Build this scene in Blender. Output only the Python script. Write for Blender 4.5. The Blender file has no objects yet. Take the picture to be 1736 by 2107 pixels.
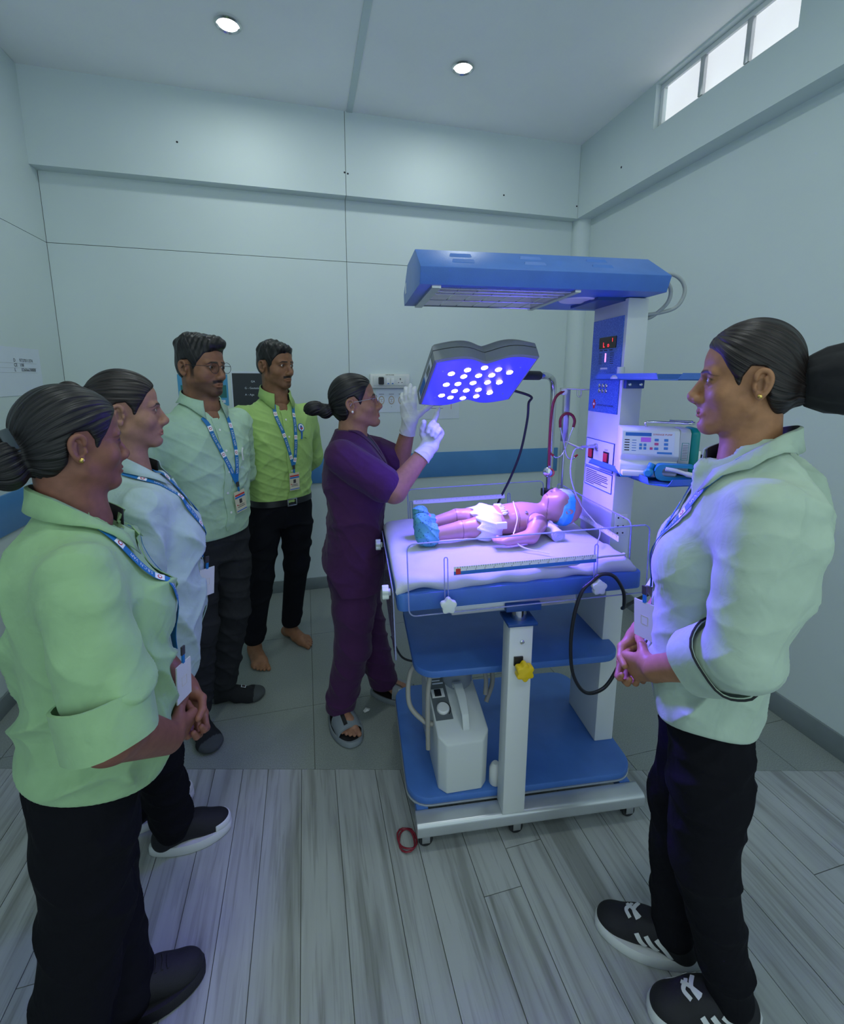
import bpy, bmesh, math, random
import numpy as np
from mathutils import Vector, Matrix
from mathutils.bvhtree import BVHTree

SC = bpy.context.scene
COL = SC.collection
PI = math.pi

# ---------------------------------------------------------------- camera
CAM_H = 1.5
FPX, YAW, PIT, ROL, CYP = 932.7, .25095, .17308, -.003037, 939.7
def _cam():
    f = np.array([math.sin(YAW)*math.cos(PIT), math.cos(YAW)*math.cos(PIT), -math.sin(PIT)])
    r = np.array([math.cos(YAW), -math.sin(YAW), 0.]); d = np.cross(f, r)
    r2 = math.cos(ROL)*r + math.sin(ROL)*d; d2 = -math.sin(ROL)*r + math.cos(ROL)*d
    cd = bpy.data.cameras.new('camera'); co = bpy.data.objects.new('camera', cd); COL.objects.link(co)
    cd.sensor_width = 36; cd.sensor_fit = 'AUTO'
    cd.lens = FPX/2107*36
    cd.shift_y = -(1053.5-CYP)/2107
    cd.clip_start = .05
    m = Matrix.Identity(4)
    for i in range(3):
        m[i][0] = r2[i]; m[i][1] = -d2[i]; m[i][2] = -f[i]
    m[0][3], m[1][3], m[2][3] = 0, 0, CAM_H
    co.matrix_world = m
    SC.camera = co
_cam()

# ---------------------------------------------------------------- world and light
SC.view_settings.view_transform = 'Standard'
SC.view_settings.look = 'None'
SC.view_settings.gamma = 1
SC.view_settings.use_curve_mapping = False
SC.view_settings.exposure = 0.30
W = bpy.data.worlds.new('fill_world'); SC.world = W; W.use_nodes = True  # even background added as soft fill, entering where the front wall is left out
W.node_tree.nodes['Background'].inputs[0].default_value = (.74, .95, 1.0, 1)
W.node_tree.nodes['Background'].inputs[1].default_value = .80
def area(name, loc, rot, size, power, color, shape='DISK', size_y=None, spread=PI):
    l = bpy.data.lights.new(name, 'AREA'); l.shape = shape; l.size = size
    if size_y: l.size_y = size_y
    l.energy = power; l.color = color; l.spread = spread
    o = bpy.data.objects.new(name, l); COL.objects.link(o); o.location = loc; o.rotation_euler = rot
    return o
# the ceiling downlights: two in view, the rest of the same grid behind the camera's edge
LAMPS = [(-.272, 2.51), (.857, 2.517), (-.272, .95), (.857, .95), (-.272, -.6), (.857, -.6)]
CEIL = 3.08
for i, (x, y) in enumerate(LAMPS):
    area('downlight_lamp', (x, y, CEIL-.035), (0, 0, 0), .15, 2.8 if y > 2 else 3.6, (.90, 1.0, .97))

# ---------------------------------------------------------------- helpers
def link(o, parent=None):
    COL.objects.link(o)
    if parent is not None: o.parent = parent
    return o
def tag(o, label=None, cat=None, group=None, kind=None):
    if label: o['label'] = label
    if cat: o['category'] = cat
    if group: o['group'] = group
    if kind: o['kind'] = kind
    return o
def empty(name, loc=(0, 0, 0), rz=0, label=None, cat=None, group=None, parent=None):
    o = bpy.data.objects.new(name, None); link(o, parent); o.location = loc; o.rotation_euler = (0, 0, rz)
    o.empty_display_size = .05
    return tag(o, label, cat, group)

MATS = {}
def mat(name, color, rough=.5, metal=0, var=0, vscale=6, bump=0, bscale=60, trans=0, ior=1.45, alpha=1, coat=0, emit=None, estr=0, stretch=None, attr=False, spec=None, sheen=0):
    """procedural principled material: colour noise of strength var, fine bump"""
    m = bpy.data.materials.new(name); m.use_nodes = True; MATS[name] = m
    nt = m.node_tree; b = nt.nodes['Principled BSDF']
    c = (*color, 1)
    b.inputs['Base Color'].default_value = c
    b.inputs['Roughness'].default_value = rough; b.inputs['Metallic'].default_value = metal
    b.inputs['Transmission Weight'].default_value = trans; b.inputs['IOR'].default_value = ior
    b.inputs['Alpha'].default_value = alpha; b.inputs['Coat Weight'].default_value = coat
    if spec is not None: b.inputs['Specular IOR Level'].default_value = spec
    if sheen: b.inputs['Sheen Weight'].default_value = sheen
    if emit:
        b.inputs['Emission Color'].default_value = (*emit, 1); b.inputs['Emission Strength'].default_value = estr
    tc = mp = None
    def coords(scale):
        nonlocal tc
        if tc is None: tc = nt.nodes.new('ShaderNodeTexCoord')
        n = nt.nodes.new('ShaderNodeMapping'); nt.links.new(tc.outputs['Object'], n.inputs[0])
        s = stretch or (1, 1, 1); n.inputs['Scale'].default_value = [scale*k for k in s]
        return n.outputs[0]
    src = None
    if attr:
        a = nt.nodes.new('ShaderNodeVertexColor'); a.layer_name = 'Col'; src = a.outputs[0]
        nt.links.new(src, b.inputs['Base Color'])
    if var:
        n = nt.nodes.new('ShaderNodeTexNoise'); n.inputs['Detail'].default_value = 5; n.inputs['Scale'].default_value = 1
        nt.links.new(coords(vscale), n.inputs['Vector'])
        r = nt.nodes.new('ShaderNodeMapRange'); r.inputs[3].default_value = 1-var; r.inputs[4].default_value = 1+var
        r.inputs[1].default_value = .3; r.inputs[2].default_value = .7
        nt.links.new(n.outputs['Fac'], r.inputs[0])
        mx = nt.nodes.new('ShaderNodeMix'); mx.data_type = 'RGBA'; mx.blend_type = 'MULTIPLY'; mx.inputs[0].default_value = 1
        if src is not None: nt.links.new(src, mx.inputs[6])
        else: mx.inputs[6].default_value = c
        nt.links.new(r.outputs[0], mx.inputs[7]); nt.links.new(mx.outputs[2], b.inputs['Base Color'])
    if bump:
        n2 = nt.nodes.new('ShaderNodeTexNoise'); n2.inputs['Detail'].default_value = 3; n2.inputs['Scale'].default_value = 1
        nt.links.new(coords(bscale), n2.inputs['Vector'])
        bp = nt.nodes.new('ShaderNodeBump'); bp.inputs['Strength'].default_value = bump; bp.inputs['Distance'].default_value = .003
        nt.links.new(n2.outputs['Fac'], bp.inputs['Height']); nt.links.new(bp.outputs[0], b.inputs['Normal'])
    return m

class MB:
    """collects polygons for one mesh object"""
    def __init__(s): s.v = []; s.f = []; s.mi = []; s.cur = 0
    def add(s, vs, fs):
        k = len(s.v); s.v += [tuple(map(float, v)) for v in vs]; s.f += [tuple(i+k for i in f) for f in fs]; s.mi += [s.cur]*len(fs)
        return s
    def box(s, c, d, rot=None):
        x, y, z = (k/2 for k in d); vs = [(-x,-y,-z),(x,-y,-z),(x,y,-z),(-x,y,-z),(-x,-y,z),(x,-y,z),(x,y,z),(-x,y,z)]
        if rot is not None: vs = [tuple(rot @ Vector(v)) for v in vs]
        return s.add([(v[0]+c[0], v[1]+c[1], v[2]+c[2]) for v in vs], [(3,2,1,0),(4,5,6,7),(0,1,5,4),(1,2,6,5),(2,3,7,6),(3,0,4,7)])
    def bb(s, lo, hi): return s.box([(a+b)/2 for a, b in zip(lo, hi)], [abs(b-a) for a, b in zip(lo, hi)])
    def ring(s, c, ax, r, n=16, r2=None, up=None):
        ax = Vector(ax).normalized(); u = Vector(up) if up is not None else (Vector((0,0,1)) if abs(ax.z) < .9 else Vector((1,0,0)))
        a = u.cross(ax).normalized(); b = ax.cross(a)
        return [tuple(Vector(c)+a*(r*math.cos(2*PI*i/n))+b*((r2 or r)*math.sin(2*PI*i/n))) for i in range(n)]
    def loft(s, rings, cap=True, closed=False):
        n = len(rings[0]); vs = [v for r in rings for v in r]; fs = []
        m = len(rings)
        for j in range(m if closed else m-1):
            for i in range(n):
                i2 = (i+1) % n; j2 = (j+1) % m
                fs.append((j*n+i, j*n+i2, j2*n+i2, j2*n+i))
        if cap and not closed: fs += [tuple(range(n))[::-1], tuple((m-1)*n+i for i in range(n))]
        return s.add(vs, fs)
    def cyl(s, a, b, r, n=16, r2=None):
        ax = Vector(b)-Vector(a)
        return s.loft([s.ring(a, ax, r, n), s.ring(b, ax, r if r2 is None else r2, n)])
    def tube(s, pts, r, n=8, cap=True):
        P = [Vector(p) for p in pts]; rs = []; up = None
        for i, p in enumerate(P):
            t = (P[min(i+1, len(P)-1)]-P[max(i-1, 0)]).normalized()
            if up is None: up = Vector((0,0,1)) if abs(t.z) < .9 else Vector((1,0,0))
            a = up.cross(t).normalized(); up = t.cross(a).normalized()
            rr = r[i] if isinstance(r, (list, tuple)) else r
            rs.append([tuple(p+a*(rr*math.cos(2*PI*k/n))+up*(rr*math.sin(2*PI*k/n))) for k in range(n)])
        return s.loft(rs, cap)
    def lathe(s, c, ax, prof, n=24):
        ax = Vector(ax).normalized()
        return s.loft([s.ring(Vector(c)+ax*h, ax, max(r, 1e-5), n) for r, h in prof])
    def prism(s, poly, z0, z1, M=None):
        """poly list of (x,y); extruded z0..z1, optional 4x4 matrix"""
        n = len(poly); vs = [(x, y, z0) for x, y in poly]+[(x, y, z1) for x, y in poly]
        if M is not None: vs = [tuple(M @ Vector(v)) for v in vs]
        return s.add(vs, [tuple(range(n))[::-1], tuple(range(n, 2*n))]+[(i, (i+1) % n, (i+1) % n+n, i+n) for i in range(n)])
    def build(s, name, m, parent=None, bevel=0, seg=2, smooth=None, fix=True):
        me = bpy.data.meshes.new(name); me.from_pydata(s.v, [], s.f)
        ms = m if isinstance(m, (list, tuple)) else [m]
        for q in ms: me.materials.append(q if not isinstance(q, str) else MATS[q])
        if len(ms) > 1: me.polygons.foreach_set('material_index', s.mi)
        if fix or bevel:
            bm = bmesh.new(); bm.from_mesh(me)
            if fix: bmesh.ops.recalc_face_normals(bm, faces=bm.faces)
            if bevel:
                es = [e for e in bm.edges if len(e.link_faces) == 2 and e.calc_face_angle(0) > .5]
                bmesh.ops.bevel(bm, geom=es, offset=bevel, segments=seg, affect='EDGES', profile=.5, clamp_overlap=True)
            bm.to_mesh(me); bm.free()
        if smooth is not None or bevel:
            me.polygons.foreach_set('use_smooth', [True]*len(me.polygons))
            me.set_sharp_from_angle(angle=smooth if smooth is not None else .6)
        return link(bpy.data.objects.new(name, me), parent)
def rrect(x0, x1, y0, y1, r, n=6):
    out = []
    for cx, cy, a in ((x1-r, y1-r, 0), (x0+r, y1-r, PI/2), (x0+r, y0+r, PI), (x1-r, y0+r, 1.5*PI)):
        out += [(cx+r*math.cos(a+k*PI/2/n), cy+r*math.sin(a+k*PI/2/n)) for k in range(n+1)]
    return out
def bez(pts, n=8):
    """catmull-rom through points"""
    P = [np.array(p, float) for p in pts]; P = [2*P[0]-P[1]]+P+[2*P[-1]-P[-2]]; out = []
    for i in range(1, len(P)-2):
        for k in range(n):
            t = k/n; a, b, c, d = P[i-1], P[i], P[i+1], P[i+2]
            out.append(.5*((2*b)+(c-a)*t+(2*a-5*b+4*c-d)*t*t+(3*b-a-3*c+d)*t**3))
    out.append(P[-2]); return [tuple(p) for p in out]
_TXT = {}
def text_geo(s, size=1.0):
    """vertices and faces of flat lettering; baseline at y=0, starting at x=0"""
    if s not in _TXT:
        cu = bpy.data.curves.new('t', 'FONT'); cu.body = s; cu.size = 1; cu.resolution_u = 2
        o = bpy.data.objects.new('t', cu); COL.objects.link(o)
        me = o.to_mesh(); vs = [tuple(v.co) for v in me.vertices]; fs = [tuple(p.vertices) for p in me.polygons]
        o.to_mesh_clear(); bpy.data.objects.remove(o); bpy.data.curves.remove(cu)
        _TXT[s] = (vs, fs)
    vs, fs = _TXT[s]
    return [(x*size, y*size) for x, y, z in vs], fs
def text_plane(name, s, size, m, parent, O, X, Y, off=.0008, width=None, center=False):
    """lettering laid on a plane: origin O, unit axes X (reading direction) and Y (up)"""
    vs, fs = text_geo(s, size)
    if not vs: return None
    X = Vector(X).normalized(); Y = Vector(Y).normalized(); N = X.cross(Y); O = Vector(O)
    w = max(v[0] for v in vs); k = width/w if width else 1
    if center: O = O - X*(w*k/2)
    mb = MB(); mb.add([tuple(O+X*(x*k)+Y*y+N*off) for x, y in vs], fs)
    return mb.build(name, m, parent, fix=False)

# ---------------------------------------------------------------- shared materials
mat('wall_paint', (.63, .715, .715), .55, var=.03, vscale=1.3, bump=.05, bscale=90)
mat('ceiling_paint', (.90, .92, .91), .7, var=.05, vscale=1.2)
mat('stripe_blue', (.085, .26, .56), .4, var=.04)
mat('baseboard_grey', (.19, .225, .235), .35, var=.1, vscale=8)
mat('joint_dark', (.10, .11, .10), .8)
mat('trim_white', (.78, .80, .80), .4)
mat('black_plastic', (.012, .013, .016), .4)
mat('white_plastic', (.74, .75, .73), .35)
mat('off_white', (.66, .69, .68), .38)
mat('chrome', (.62, .64, .66), .18, metal=1)
mat('steel', (.52, .54, .56), .33, metal=1, var=.06, vscale=20)
mat('blue_powder', (.06, .17, .51), .38, bump=.18, bscale=420, var=.06, vscale=14)
mat('blue_dark', (.015, .06, .22), .4)
mat('silver_paint', (.52, .55, .57), .3, metal=.55, var=.05)
mat('ink', (.02, .02, .03), .7)
mat('ink_blue', (.02, .14, .50), .6)
mat('ink_red', (.55, .03, .03), .6)
mat('paper', (.66, .72, .82), .8, var=.02)
mat('white', (.85, .85, .85), .5)
# ================================================================ ROOM
YB, XR, XL, YF = 3.15, 2.02, -1.37, -1.6
BZ, BY, BX = 2.61, 3.07, 1.915       # bulkhead underside, back face, right face
SEAM_X, SEAM_Z = .297, 2.24
def slab(name, lo, hi, m, parent=None, bevel=0): return MB().bb(lo, hi).build(name, m, parent, bevel=bevel)
# floor: tiled at the back, streaked planks in front (each its own piece)
fl = slab('floor', (XL-.1, YF, -.05), (XR+.1, YB+.1, -.004), 'joint_dark'); tag(fl, 'grey tiled floor with streaked greyish wood-look planks in front', kind='structure')
def plank_mat():
    m = bpy.data.materials.new('plank_wood'); m.use_nodes = True; nt = m.node_tree; b = nt.nodes['Principled BSDF']
    b.inputs['Roughness'].default_value = .42
    g = nt.nodes.new('ShaderNodeNewGeometry'); oi = nt.nodes.new('ShaderNodeObjectInfo')
    ad = nt.nodes.new('ShaderNodeVectorMath'); ad.operation = 'MULTIPLY_ADD'
    cb = nt.nodes.new('ShaderNodeCombineXYZ'); nt.links.new(oi.outputs['Random'], cb.inputs[1]); nt.links.new(oi.outputs['Random'], cb.inputs[2])
    nt.links.new(cb.outputs[0], ad.inputs[0]); ad.inputs[1].default_value = (37, 37, 37); nt.links.new(g.outputs['Position'], ad.inputs[2])
    def noise(sc, det, dist=0):
        mp = nt.nodes.new('ShaderNodeMapping'); mp.inputs['Scale'].default_value = sc; nt.links.new(ad.outputs[0], mp.inputs[0])
        n = nt.nodes.new('ShaderNodeTexNoise'); n.inputs['Scale'].default_value = 1; n.inputs['Detail'].default_value = det; n.inputs['Distortion'].default_value = dist
        nt.links.new(mp.outputs[0], n.inputs['Vector']); return n.outputs['Fac']
    r1 = nt.nodes.new('ShaderNodeValToRGB'); nt.links.new(noise((22, 1.6, 1), 6, .5), r1.inputs[0])
    r1.color_ramp.elements[0].position = .36; r1.color_ramp.elements[0].color = (.235, .25, .24, 1)
    r1.color_ramp.elements[1].position = .60; r1.color_ramp.elements[1].color = (.37, .395, .39, 1)
    e = r1.color_ramp.elements.new(.46); e.color = (.32, .34, .335, 1)
    r2 = nt.nodes.new('ShaderNodeValToRGB'); nt.links.new(noise((85, 4, 1), 3, .8), r2.inputs[0])
    r2.color_ramp.elements[0].position = .30; r2.color_ramp.elements[0].color = (.70, .70, .68, 1)
    r2.color_ramp.elements[1].position = .48; r2.color_ramp.elements[1].color = (1, 1, 1, 1)
    mx = nt.nodes.new('ShaderNodeMix'); mx.data_type = 'RGBA'; mx.blend_type = 'MULTIPLY'; mx.inputs[0].default_value = .8
    nt.links.new(r1.outputs[0], mx.inputs[6]); nt.links.new(r2.outputs[0], mx.inputs[7])
    nt.links.new(mx.outputs[2], b.inputs['Base Color']); MATS['plank_wood'] = m
plank_mat()
mat('tile_grey', (.235, .265, .25), .45, var=.22, vscale=240)
rng = random.Random(4)
RX, RY = math.cos(YAW), -math.sin(YAW)
bound = lambda x: 1.60 + (x+.1)*RY/RX      # where the planks begin (line across the room)
TS = .605
for i in range(-3, 5):
    for j in range(0, 5):
        x0, x1 = i*TS-.02, i*TS-.02+TS; y0, y1 = YB-(j+1)*TS, YB-j*TS
        x0c, x1c = max(x0, XL), min(x1, XR)
        if x1c-x0c < .02: continue
        g = .0012
        poly = []
        sq = [(x0c+g, y0+g), (x1c-g, y0+g), (x1c-g, y1-g), (x0c+g, y1-g)]
        for (p, q) in zip(sq, sq[1:]+sq[:1]):          # clip the tile along the plank edge
            dp, dq = p[1]-bound(p[0]), q[1]-bound(q[0])
            if dp >= 0: poly.append(p)
            if dp*dq < 0: t = dp/(dp-dq); poly.append((p[0]+(q[0]-p[0])*t, p[1]+(q[1]-p[1])*t))
        if len(poly) < 3: continue
        MB().prism(poly, -.006, 0).build('floor_tile', 'tile_grey', fl)
x = XL
while x < XR:
    w = rng.choice([.095, .125, .15, .12, .105]); x1 = min(x+w, XR)
    ytop = (bound(x), bound(x1)); y = None
    cuts = [ytop]; yy = ytop[1]-rng.uniform(.25, 1.1)
    while yy > YF+.3: cuts.append((yy, yy)); yy -= rng.uniform(.7, 1.3)
    cuts.append((YF, YF)); g = .0011
    for (a0, a1), (b0, b1) in zip(cuts[:-1], cuts[1:]):
        MB().prism([(x+g, b0+g), (x1-g, b1+g), (x1-g, a1-g), (x+g, a0-g)], -.006, rng.uniform(-.0006, 0)).build('plank', 'plank_wood', fl)
    x = x1
# walls built of boards with open joints
def panels(wall, rects, axis, p, t, m='wall_paint', gap=.0016):
    for (a0, a1, z0, z1) in rects:
        if axis == 'y': MB().bb((a0+gap, p, z0+gap), (a1-gap, p+t, z1-gap)).build('wall_panel', m, wall)
        else: MB().bb((p, a0+gap, z0+gap), (p+t, a1-gap, z1-gap)).build('wall_panel', m, wall)
wb = slab('wall_back', (XL-.12, YB+.006, -.05), (XR+.3, YB+.14, CEIL+.1), 'joint_dark'); tag(wb, 'pale green back wall of large boards', kind='structure')
panels(wb, [(XL, SEAM_X, 0, SEAM_Z), (SEAM_X, XR, 0, SEAM_Z), (XL, SEAM_X, SEAM_Z, CEIL), (SEAM_X, XR, SEAM_Z, CEIL)], 'y', YB, .006)
wl = slab('wall_left', (XL-.12, YF, -.05), (XL-.006, YB, CEIL+.1), 'joint_dark'); tag(wl, 'pale green left wall with a thin joint line', kind='structure')
panels(wl, [(YF, YB, 0, SEAM_Z), (YF, YB, SEAM_Z, CEIL)], 'x', XL-.006, .006)
# right wall: solid below the bulkhead, window opening above
WY0, WY1, WZ0, WZ1 = 1.60, 2.37, 2.845, CEIL-.01
wr = MB().bb((XR, YF, -.05), (XR+.12, YB, BZ)).build('wall_right', 'wall_paint'); tag(wr, 'plain pale right wall below the ledge', kind='structure')
mb = MB()
mb.bb((BX, YF, BZ), (XR+.12, YB, WZ0)); mb.bb((BX, YF, WZ0), (XR+.12, WY0, CEIL+.05)); mb.bb((BX, WY1, WZ0), (XR+.12, YB, CEIL+.05)); mb.bb((BX, WY0, WZ1), (XR+.12, WY1, CEIL+.05))
b2 = mb.build('trim_1', 'wall_paint'); tag(b2, 'deep boxed ledge along the top of the right wall', kind='structure')
b1 = MB().bb((XL-.02, BY+.004, BZ+.002), (BX, YB-.002, CEIL+.05)).build('trim_2', 'joint_dark'); tag(b1, 'boxed beam across the top of the back wall', kind='structure')
for a0, a1 in ((XL-.02, SEAM_X), (SEAM_X, BX)):
    MB().bb((a0+.0015, BY, BZ), (a1-.0015, YB, CEIL+.04)).build('beam_panel', 'wall_paint', b1)
for (x, y, z) in [(-.64, BY, 2.80), (.29, BY, 2.74), (.31, BY, 2.735), (1.35, BY, 2.71), (BX-.01, BY, 2.69)]:
    MB().cyl((x, y+.004, z), (x, y-.0012, z), .0055, 10).build('screw_hole', 'ink', b1)
MB().cyl((BX+.002, 2.62, 2.76), (BX-.0012, 2.62, 2.76), .006, 10).build('screw_hole', 'ink', b2)
ce = slab('ceiling', (XL-.12, YF, CEIL), (XR+.12, YB+.1, CEIL+.1), 'ceiling_paint'); tag(ce, 'flat pale ceiling with a joint strip', kind='structure')
st = MB().bb((.31, YF, CEIL-.006), (.345, BY, CEIL-.0005)).build('trim_3', 'wall_paint', bevel=.002); tag(st, 'narrow cover strip along the ceiling joint', kind='structure')
ch = MB().loft([MB().ring((XR-.02, YB-.02, z), (0, 0, 1), .075, 24) for z in (0, BZ)]).build('trim_4', 'wall_paint', smooth=.5); tag(ch, 'rounded pipe casing in the back right corner', kind='structure')
# blue guard strip and baseboards
s1 = MB().bb((XL+.012, YB-.012, .777), (1.905, YB, .961)).build('trim_5', 'stripe_blue', bevel=.003); tag(s1, 'blue wall guard strip along the back wall', kind='structure')
s2 = MB().bb((XL, YF, .777), (XL+.012, YB, .961)).build('trim_6', 'stripe_blue', bevel=.003); tag(s2, 'blue wall guard strip along the left wall', kind='structure')
for nm, lo, hi in (('baseboard_back', (XL, YB-.012, 0), (XR, YB, .085)), ('baseboard_left', (XL, YF, 0), (XL+.012, YB-.012, .085)), ('baseboard_right', (XR-.012, YF, 0), (XR, YB-.012, .10))):
    o = MB().bb(lo, hi).build(nm, 'baseboard_grey', bevel=.002); tag(o, 'dark grey skirting board', kind='structure')
# clerestory window in the right ledge
mat('glowing_pane', (.8, .82, .84), .25, var=.12, vscale=5, emit=(.95, .97, 1), estr=.5)  # pane emits by itself, standing in for daylight behind the glass
wn = MB()
wd = .025
for lo, hi in (((BX+.03, WY0, WZ0), (BX+.06, WY1, WZ0+wd)), ((BX+.03, WY0, WZ1-wd), (BX+.06, WY1, WZ1)), ((BX+.03, WY0, WZ0+wd), (BX+.06, WY0+wd, WZ1-wd)), ((BX+.03, WY1-wd, WZ0+wd), (BX+.06, WY1, WZ1-wd))): wn.bb(lo, hi)
wo = wn.build('window_1', 'trim_white', bevel=.003); tag(wo, 'narrow clerestory window high in the right wall', kind='structure')
ys = [WY0+wd, 1.845, 2.09, WY1-wd]
for y in ys[1:3]: MB().bb((BX+.025, y-.013, WZ0+wd), (BX+.065, y+.013, WZ1-wd)).build('mullion', 'steel', wo, bevel=.002)
for a, b in zip(ys[:-1], ys[1:]): MB().bb((BX+.043, a+.012, WZ0+wd), (BX+.047, b-.012, WZ1-wd)).build('pane', 'glowing_pane', wo)
# recessed downlights
mat('lamp_glow', (1, 1, 1), .5, emit=(1, 1, .97), estr=6)
for i, (x, y) in enumerate(LAMPS[:2]):
    lab = 'round recessed downlight nearest the left wall' if i == 0 else 'round recessed downlight near the window side of the ceiling'
    e = empty('downlight', (x, y, CEIL), 0, lab, 'ceiling light', 'ceiling downlights')
    MB().lathe((0, 0, 0), (0, 0, -1), [(.052, .0), (.058, .008), (.05, .013), (.044, .006), (.044, .0)], 28).build('rim', 'chrome', e, smooth=.7)
    MB().lathe((0, 0, 0), (0, 0, -1), [(.044, .001), (.043, .006), (.03, .011), (.01, .0125)], 24).build('diffuser', 'lamp_glow', e, smooth=1)
# ================================================================ RADIANT WARMER (local axes: u along the bed towards the column, v away from the viewer)
WO = Vector((.606, 1.169, 0)); WA = math.radians(-6)
WM = Matrix.Translation(WO) @ Matrix.Rotation(WA, 4, 'Z')
def wl2(u, v, z): return WM @ Vector((u, v, z))
wr_ = empty('radiant_warmer', WO, WA, 'blue and white infant radiant warmer with overhead canopy, clear bed panels and shelves', 'medical bed')
def add(mb, name, m, parent=wr_, bevel=0, smooth=None, seg=2): return mb.build(name, m, parent, bevel=bevel, smooth=smooth, seg=seg)
# --- base
mb = MB(); mb.loft([[(u, y, z) for y, z in rrect(-.032, .032, .052, .104, .014, 4)] for u in (-.315, -.30, .45, .465)])
add(mb, 'base_beam', 'silver_paint', smooth=.5)
mb = MB(); mb.loft([[(u, y, z) for y, z in rrect(.565, .629, .052, .104, .014, 4)] for u in (-.315, .465)])
add(mb, 'base_beam', 'silver_paint', smooth=.5)
for u in (-.29, .43): add(MB().bb((u-.02, .03, .06), (u+.02, .57, .10)), 'side_rail', 'blue_powder', bevel=.004)
add(MB().prism(rrect(-.335, .478, .036, .60, .075), .105, .131), 'base_tray', 'blue_powder', bevel=.005)
add(MB().prism(rrect(-.337, .480, .034, .602, .077), .099, .1045), 'tray_edge', 'silver_paint', bevel=.001)
for (u, v) in ((-.285, 0), (.02, 0), (.425, 0), (-.285, .597), (.425, .597)):
    c = empty('caster', (u, v, 0), 0, parent=wr_)
    MB().lathe((0, -.012, .024), (0, 1, 0), [(.004, 0), (.021, .001), (.024, .005), (.024, .019), (.021, .023), (.004, .024)], 20).build('wheel', 'black_plastic', c, smooth=.6)
    f = MB(); f.box((0, -.0155, .036), (.026, .003, .034)); f.box((0, .0155, .036), (.026, .003, .034)); f.box((0, 0, .0535), (.03, .036, .005)); f.build('fork', 'steel', c, bevel=.001)
# --- telescopic front post
add(MB().bb((-.038, -.032, .104), (.037, .030, .770)), 'post', 'off_white', bevel=.005)
add(MB().bb((-.046, -.042, .770), (.046, .040, .779)), 'post_cap', 'blue_dark', bevel=.001)
add(MB().cyl((0, 0, .779), (0, 0, .815), .024, 20), 'piston', 'chrome', smooth=.6)
add(MB().lathe((.002, -.032, .715), (0, -1, 0), [(.007, 0), (.007, .003), (.004, .005)], 14), 'screw', 'chrome', smooth=.5)
def star(n, ro, ri, k=10):
    out = []
    for i in range(n*k):
        a = 2*PI*i/(n*k); w = .5+.5*math.cos(n*a); w = w**.7
        out.append(((ri+(ro-ri)*w)*math.cos(a+PI/2), (ri+(ro-ri)*w)*math.sin(a+PI/2)))
    return out
def knob(u, v, z, ax, r, m, name='knob', depth=.02, n=5, parent=wr_):
    q = Vector((0, 0, 1)).rotation_difference(Vector(ax)).to_matrix().to_4x4(); M = Matrix.Translation((u, v, z)) @ q
    mb = MB(); mb.prism(star(n, r, r*.74), .006, .006+depth, M); mb.prism(star(n, r*.5, r*.45), 0, .006, M)
    return mb.build(name, m, parent, bevel=.003, smooth=.7)
mat('knob_yellow', (.72, .50, .01), .35); mat('knob_white', (.62, .68, .66), .4)
add(MB().bb((-.022, -.037, .640), (.006, -.032, .668)), 'knob_collar', 'black_plastic')
knob(.004, -.036, .633, (0, -1, 0), .029, 'knob_yellow', 'lock_knob', .026, 6)
# --- middle shelf
add(MB().prism(rrect(-.305, .425, .088, .56, .07), .530, .556), 'middle_shelf', 'blue_powder', bevel=.005)
# --- column with control panel (its face looks along -u over the bed)
CU, CV0, CV1, CT = .396, .182, .395, 1.755
add(MB().bb((CU, CV0, .131), (.470, CV1, CT)), 'column', 'off_white', bevel=.004)
def facebox(name, v0, v1, z0, z1, t, m, parent=wr_, bevel=0): return MB().bb((CU-t, min(v0, v1), z0), (CU+.0005, max(v0, v1), z1)).build(name, m, parent, bevel=bevel)
def panel_mat(name, c1, c2, sc):
    m = bpy.data.materials.new(name); m.use_nodes = True; nt = m.node_tree; b = nt.nodes['Principled BSDF']; b.inputs['Roughness'].default_value = .35
    tc = nt.nodes.new('ShaderNodeTexCoord'); ck = nt.nodes.new('ShaderNodeTexVoronoi'); ck.inputs['Scale'].default_value = sc
    nt.links.new(tc.outputs['Object'], ck.inputs['Vector'])
    r = nt.nodes.new('ShaderNodeValToRGB'); r.color_ramp.elements[0].color = (*c2, 1); r.color_ramp.elements[1].color = (*c1, 1)
    r.color_ramp.elements[0].position = .25; r.color_ramp.elements[1].position = .45
    nt.links.new(ck.outputs['Distance'], r.inputs[0]); nt.links.new(r.outputs[0], b.inputs['Base Color']); MATS[name] = m
panel_mat('panel_blue', (.045, .13, .50), (.14, .28, .70), 260)
pn = facebox('control_panel', .196, .387, 1.378, 1.702, .003, 'panel_blue')
mat('display_black', (.02, .006, .01), .15)
mat('led_red', (.6, .02, .02), .4, emit=(1, .03, .06), estr=2.2)
mat('led_violet', (.5, .1, .6), .4, emit=(.85, .25, 1), estr=1.6)
facebox('display', .336, .229, 1.601, 1.640, .005, 'display_black', pn)
FX, FY = (0, -1, 0), (0, 0, 1)      # reading direction on the column face
for s, v, z, sz in (('L', .308, 1.606, .024), ('o', .280, 1.606, .022), ('1', .254, 1.622, .018)):
    text_plane('display_digit', s, sz, 'led_red', pn, (CU-.0056, v, z), FX, FY)
facebox('level_bar', .294, .288, 1.555, 1.585, .0045, 'led_violet', pn)
for k in range(6):
    z = 1.583-k*.0068
    for v0, v1 in ((.335, .315), (.262, .24)): facebox('legend_line', v0, v1, z, z+.0018, .0036, 'ink', pn)
for v0, v1 in ((.333, .313), (.303, .283), (.27, .25)): facebox('legend_line', v0, v1, 1.594, 1.597, .0036, 'ink', pn)
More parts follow.
